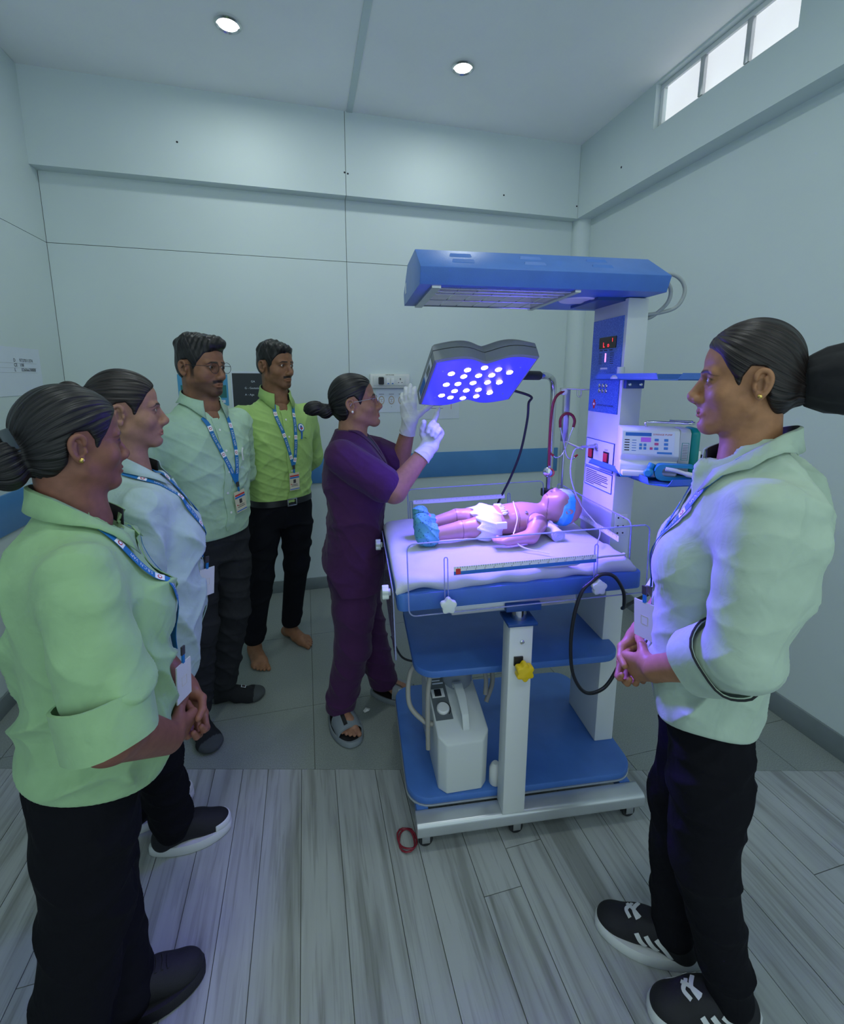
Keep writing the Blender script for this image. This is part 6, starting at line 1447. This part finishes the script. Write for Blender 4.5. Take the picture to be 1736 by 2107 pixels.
lvn = lv([(.60, .125, -.135, .170), (.70, .135, -.138, .175), (.80, .132, -.125, .165), (.91, .128, -.105, .152), (1.02, .140, -.108, .155), (1.10, .142, -.115, .160), (1.17, .125, -.115, .162), (1.225, .095, -.100, .140), (1.265, .065, -.082, .100), (1.295, .04, -.068, .070)])
sp = [(stack(lvn), .02)]+[(ell((s*.062, .085, 1.07), (.062, .060, .064)), .05) for s in (1, -1)]+[(p, .018) for p in chain_prims([sR, lerp3(sR, eR, .78)], [.070, .074])]+[(p, .018) for p in chain_prims([sL, lerp3(sL, eL, .75)], [.068, .068])]
vneck = lambda X, Y, Z: -(np.sqrt((X/.85)**2+((Y-.03)*.9)**2)-(.052+.0))  # neck opening
o, bvn, vn, qn = garment(PN, 'scrub_top', sp, .0042, 'scrub_purple', cuts=[lambda X, Y, Z: (.632+1.6*np.maximum(-Y-.05, 0)-1.2*np.maximum(-Y-.10, 0)-Z+0*X)], fold=[dict(amp=.0085, seed=71, lo=26, hi=55), dict(amp=.0022, seed=72, lo=55, hi=110)])
for s in (1, -1): Ribbon(bvn, [(s*.062, -.01, 1.30), (s*.052, .055, 1.27), (s*.03, .11, 1.21), (0, .15, 1.15)], .028, .002, 8).build('neckline_band', 'scrub_purple', PN['obj'], .002)
vt = MB(); pts3 = [(-.035, .070, 1.262), (.035, .070, 1.262), (.016, .112, 1.205), (-.016, .112, 1.205)]
P_, N_ = snap(bvn, pts3, .0025); MB().add([tuple(p) for p in P_], [(0, 1, 2, 3)]).build('inner_shirt', 'under_navy', PN['obj'], fix=False)
Ribbon(bvn, [(.17, .06, .80), (.16, .10, .80), (.10, .16, .80), (.03, .18, .80)], .003, .0015, 8).build('pocket_seam', 'scrub_purple', PN['obj'], .002)
garment(PN, 'scrub_trousers', legs_prims([[a, b, (c[0], c[1], .075)] for a, b, c in legsN], [.090, .076, .066], lv([(.55, .09, -.10, .15), (.66, .115, -.115, .158), (.76, .11, -.11, .155)])), .005, 'scrub_purple', cuts=[lambda X, Y, Z: .062-Z+0*X+0*Y, lambda X, Y, Z: Z-.75+0*X+0*Y], fold=dict(amp=.005, seed=75, lo=40, hi=90))
for w_, el_, hp_, nm in ((wR, eR, handR, 'glove'), (wL, eL, handL, 'glove')):
    w3, e3 = np.array(w_), np.array(el_); dd = (w3-e3)/np.linalg.norm(w3-e3)
    pr = list(hp_)+[(cone(w3-dd*.045, w3+dd*.01, .034, .029), .015)]
    lo, hi = bounds([p for p, k in pr], .02); f = Field(lo, hi, .0028)
    for p, k in pr: f.put(p, k)
    f.F -= .0022; f.cut(plane_cut(w3-dd*.048, -dd), .002); V, Q = f.mesh(); V = relax(V, Q, 1, .4); V = folds(V, vnormals(V, Q), amp=.0012, seed=81, lo=150, hi=300)
    g = mesh_obj(nm, V, Q, 'glove', PN['obj'])
    MB().tube([*MB().ring(w3-dd*.046, dd, .0355, 28), MB().ring(w3-dd*.046, dd, .0355, 28)[0]], .0022, 6, False).build('cuff_roll', 'glove', g, smooth=1)
def slide(P, ank, dr, sc=.97):
    d = Vector((dr[0], dr[1], 0)).normalized(); M = Matrix(((d.y, d.x, 0, 0), (-d.x, d.y, 0, 0), (0, 0, 1, 0), (0, 0, 0, 1))); M.translation = Vector((ank[0]+d.x*.055, ank[1]+d.y*.055, 0))
    e = empty('slide_sandal', (0, 0, 0), parent=P['obj']); e.matrix_local = M; ol = shoe_outline(.262, .105)
    MB().loft([[(x*k, y*k, z) for x, y in ol] for z, k in ((0, .95), (.005, 1.0), (.020, 1.0), (.026, .97))]).build('sole', 'slide_grey', e, smooth=.7)
    MB().loft([[(x*k, y*k, z) for x, y in ol] for z, k in ((.0255, .90), (.0265, .90))]).build('footbed', 'black_plastic', e)
    rings = []
    for y, hgt in ((-.010, .086), (.02, .078), (.055, .066), (.072, .058)):
        rings.append([(x, y, z) for x, z in [(.056*math.cos(a), .018+(hgt-.018)*max(0, math.sin(a))**.7) for a in np.linspace(0, PI, 15)]]+[(x, y, z) for x, z in [(.049*math.cos(a), .018+(hgt-.026)*max(0, math.sin(a))**.7) for a in np.linspace(PI, 0, 15)]])
    st_ = MB().loft(rings).build('strap', 'slide_grey', e, smooth=.8)
    mb = MB(); a0, a1 = 1.35, 1.85
    vs = []
    for y, hgt in ((-.004, .0845), (.025, .0765), (.062, .0633)):
        for a in (1.15, 1.45): vs.append((.0565*math.cos(a), y, .019+(hgt-.018)*math.sin(a)**.7+.0012))
    mb.add(vs, [(0, 1, 3, 2), (2, 3, 5, 4)]); sl_ = mb.build('strap_label', 'black_plastic', st_, fix=False)
    return e
slide(PN, (.040, -.080), (.24, .10)); slide(PN, (-.088, .130), (.05, .147))
# ================================================================ INFANT MANIKIN on the mattress (local x: feet to head, y: away from the viewer, z up)
BBM = WM @ BM @ Matrix.Translation((.005, .295, .937))
bb = empty('infant_manikin', (0, 0, 0), 0, 'infant training doll lying on its back with nappy, teal booties and blue eye band', 'doll'); bb.matrix_world = BBM
mat('doll_skin', (.55, .33, .25), .38, attr=True, coat=.15); mat('nappy_white', (.74, .76, .76), .75, bump=.3, bscale=200); mat('eye_band', (.05, .42, .62), .7, attr=True)
def spots_mat():
    m = bpy.data.materials.new('bootie_teal'); m.use_nodes = True; nt = m.node_tree; b = nt.nodes['Principled BSDF']; b.inputs['Roughness'].default_value = .85
    tc = nt.nodes.new('ShaderNodeTexCoord'); v = nt.nodes.new('ShaderNodeTexVoronoi'); v.inputs['Scale'].default_value = 110; nt.links.new(tc.outputs['Object'], v.inputs['Vector'])
    r = nt.nodes.new('ShaderNodeValToRGB'); r.color_ramp.elements[0].color = (.02, .10, .14, 1); r.color_ramp.elements[1].color = (.08, .33, .33, 1); r.color_ramp.elements[0].position = .18; r.color_ramp.elements[1].position = .28
    nt.links.new(v.outputs['Distance'], r.inputs[0]); nt.links.new(r.outputs[0], b.inputs['Base Color']); MATS['bootie_teal'] = m
spots_mat()
HX, HZ = .262, .086
def baby_body():
    f = Field((-.26, -.18, -.005), (.345, .15, .175), .0026)
    f.put(ell((HX+.010, 0, HZ-.004), (.066, .055, .064))); f.put(ell((HX-.022, 0, HZ+.010), (.046, .048, .052)), .02)
    f.put(ell((HX-.048, 0, HZ+.026), (.022, .026, .026)), .02)                       # chin and jaw
    f.put(cone((HX-.012, 0, HZ+.060), (HX-.024, 0, HZ+.066), .007, .009), .010)      # nose
    f.put(ell((HX-.044, 0, HZ+.052), (.007, .013, .007)), .006); f.put(ell((HX-.038, 0, HZ+.056), (.006, .012, .006)), .005)
    for s in (1, -1):
        f.put(ell((HX-.016, s*.030, HZ+.038), (.022, .022, .022)), .02)
        f.put(ell((HX+.004, s*.056, HZ-.002), (.016, .006, .011)), .005); f.put(ell((HX+.002, s*.062, HZ-.002), (.009, .005, .006)), .003, 'sub')
    f.put(cone((.212, 0, .078), (.165, 0, .062), .032, .034), .018)
    f.put(ell((.115, 0, .060), (.070, .074, .052)), .03); f.put(ell((.03, 0, .056), (.080, .068, .050)), .04); f.put(ell((-.03, 0, .052), (.055, .072, .048)), .03)
    arms = (((.140, -.078, .058), (.098, -.122, .030), (.012, -.132, .024)), ((.140, .078, .058), (.075, .115, .030), (-.005, .12, .022)))
    for (a, b, c) in arms:
        f.put(cone(a, a, .033, .033), .01); f.put(cone(a, b, .029, .024), .008); f.put(cone(b, c, .024, .016), .01)
        s = -1 if a[1] < 0 else 1; w = np.array(c); d = np.array((-1., .12*s*-1, .02))
        f.put(ell(tuple(w+d*.020), (.020, .015, .009)), .010)
        for k in range(4):
            o = np.array((0, (-.011+.0075*k), .002)); f.put(cone(w+d*.030+o, w+d*.050+o*1.4+np.array((0, 0, .004)), .0046, .0038), .003)
        f.put(cone(w+d*.012+np.array((0, .010*-s, .004)), w+d*.030+np.array((0, .019*-s, .010)), .0055, .0044), .004)
    legs = (((-.035, -.045, .050), (-.128, -.052, .048), (-.222, -.046, .036)), ((-.035, .045, .052), (-.120, .052, .060), (-.215, .046, .044)))
    for (a, b, c) in legs:
        f.put(cone(a, b, .040, .030), .012); f.put(cone(b, c, .0305, .022), .006); f.put(cone(c, (c[0]-.02, c[1], c[2]+.03), .021, .016), .012)
    f.cut(lambda X, Y, Z: -Z+0*X+0*Y, .003)
    V, Q = f.mesh(); V = relax(V, Q, 1, .4); x, y, z = V.T; sk = np.array((.42, .24, .185)); col = np.tile(sk, (len(V), 1))
    def dark(m, c=.35): nonlocal col; m = np.clip(m, 0, 1)[:, None]; col = col*(1-m)+sk*c*m
    ring = lambda t, w=.0016: np.clip((w-np.abs(t))/.0008, 0, 1)
    dark(ring(x-.190-.2*(z-.07))*(np.abs(y) < .05)*(x < .21)); dark(ring(x+.126)*(x < -.1)); dark(ring(x-.074-.06*z)*(np.abs(y) < .078)*(z > .04))
    for s in (1, -1):
        r = np.sqrt((x-.140)**2+(y-s*.072)**2+(z-.058)**2); dark(ring(r-.037, .0018)*(x < .18))
    dark(np.clip(1.3-(((x-HX+.041)/.0035)**2+(y/.012)**2), 0, 1)*(z > HZ+.05), .3)
    mesh_obj('body', V, Q, 'doll_skin', bb, col)
baby_body()
def nappy():
    f = Field((-.13, -.11, -.004), (.08, .11, .13), .003)
    f.put(ell((-.020, 0, .054), (.068, .082, .057))); 
    for s in (1, -1): f.put(cone((-.035, s*.045, .050), (-.062, s*.049, .050), .048, .045), .02)
    f.cut(lambda X, Y, Z: np.maximum(np.maximum(X-.030-.010*np.sin(Y*130), -.072-X+.006*np.sin(Z*200+Y*90)), .001-Z), .003)
    V, Q = f.mesh(); V = relax(V, Q, 1, .4); V = folds(V, vnormals(V, Q), amp=.0035, seed=5, lo=110, hi=220); mesh_obj('nappy', V, Q, 'nappy_white', bb)
    rs = random.Random(2)
    for k in range(9):
        y = -.055+k*.013; MB().loft([[(.028+.004*math.sin(k*2.1)+dx, y+dy, .103-.9*y*y*4+dz) for dx, dy, dz in ((0, -.007, 0), (.012, -.005, .006+.003*rs.random()), (.012, .005, .005), (0, .007, 0))], [(.020, y-.007, .104-3.6*y*y), (.022, y-.005, .109-3.6*y*y), (.022, y+.005, .109-3.6*y*y), (.020, y+.007, .104-3.6*y*y)]]).build('nappy_frill', 'nappy_white', bb, smooth=1)
    for s in (-1,): MB().bb((-.012, -.0935, .052), (.024, -.080, .075)).build('nappy_tab', 'nappy_white', bb, bevel=.002)
nappy()
for (x, y, z) in ((-.250, -.046, .050), (-.243, .046, .056)):
    f = Field((x-.06, y-.05, -.002), (x+.07, y+.05, .13), .0028)
    f.put(cone((x+.018, y, .030), (x-.004, y, .034), .033, .034)); f.put(cone((x, y, .036), (x-.014, y, .088), .032, .028), .02); f.put(cone((x+.02, y, z-.012), (x+.044, y, z-.012), .031, .032), .01)
    f.cut(lambda X, Y, Z: np.maximum(X-(x+.040), .0005-Z)+0*Y, .003)
    V, Q = f.mesh(); V = relax(V, Q, 1, .4); V = folds(V, vnormals(V, Q), amp=.0025, seed=int(abs(y)*100)+int(x*1000) % 7, lo=130, hi=260); bo_ = mesh_obj('bootie', V, Q, 'bootie_teal', bb)
f = Field((HX-.09, -.085, 0), (HX+.1, .085, .18), .0028)
f.put(ell((HX+.010, 0, HZ-.004), (.0695, .0595, .0680))); f.put(ell((HX-.022, 0, HZ+.010), (.049, .052, .056)), .02)
f.cut(lambda X, Y, Z: np.abs(X-(HX+.004)-.22*(Z-HZ))-.023+0*Y, .004); V, Q = f.mesh(); V = relax(V, Q, 1, .4); V = folds(V, vnormals(V, Q), amp=.0012, seed=9, lo=120, hi=260)
t = np.clip((V[:, 0]-HX-.002-.22*(V[:, 2]-HZ))/.006+.5, 0, 1)[:, None]; t2 = np.clip((V[:, 2]-HZ-.045)/.015, 0, 1)[:, None]
mesh_obj('eye_band', V, Q, 'eye_band', bb, (np.array((.03, .36, .60))*t+np.array((.10, .50, .66))*(1-t))*(1-t2*.6)+np.array((.6, .66, .7))*t2*.6)
for (x, y, z) in ((.105, -.058, .094), (.028, -.012, .108)):
    MB().lathe((x, y, z), (0, -.45 if y < -.04 else -.1, 1), [(.0055, 0), (.005, .0025), (.003, .003), (.002, .0015)], 14).build('snap_stud', 'steel', bb, smooth=.6)
MB().tube(bez([(.085, .02, .113), (.072, -.03, .110), (.066, -.075, .080), (.052, -.09, .045), (.04, -.115, .035), (.05, -.16, .012), (.12, -.22, .006)], 8), .0021, 6).build('sensor_lead', 'white_plastic', bb, smooth=1)
# rolled cloth under the neck
tw = empty('rolled_cloth', (0, 0, 0), 0, 'small rolled white cloth supporting the neck of the doll', 'cloth roll'); tw.matrix_world = BBM @ Matrix.Translation((.196, -.02, 0))
mb = MB(); rings = []
for k, yy in enumerate(np.linspace(-.105, .10, 14)):
    rings.append([(x*1.0, yy+.004*math.sin(3*math.atan2(z, x)), .0225+z) for x, z in [((.0225+.0012*math.sin(k*2.3+5*a))*math.cos(a), (.0225+.0012*math.sin(k*1.7+3*a))*math.sin(a)) for a in np.linspace(0, 2*PI, 24, endpoint=False)]])
mb.loft(rings).build('roll', 'sheet_white', tw, smooth=1)
sp_ = [((.003+.018*k/40)*math.cos(k*.42), -.1085, .0225+(.003+.018*k/40)*math.sin(k*.42)) for k in range(41)]
MB().tube(sp_, .0014, 6).build('roll_edge', 'sheet_white', tw, smooth=1)
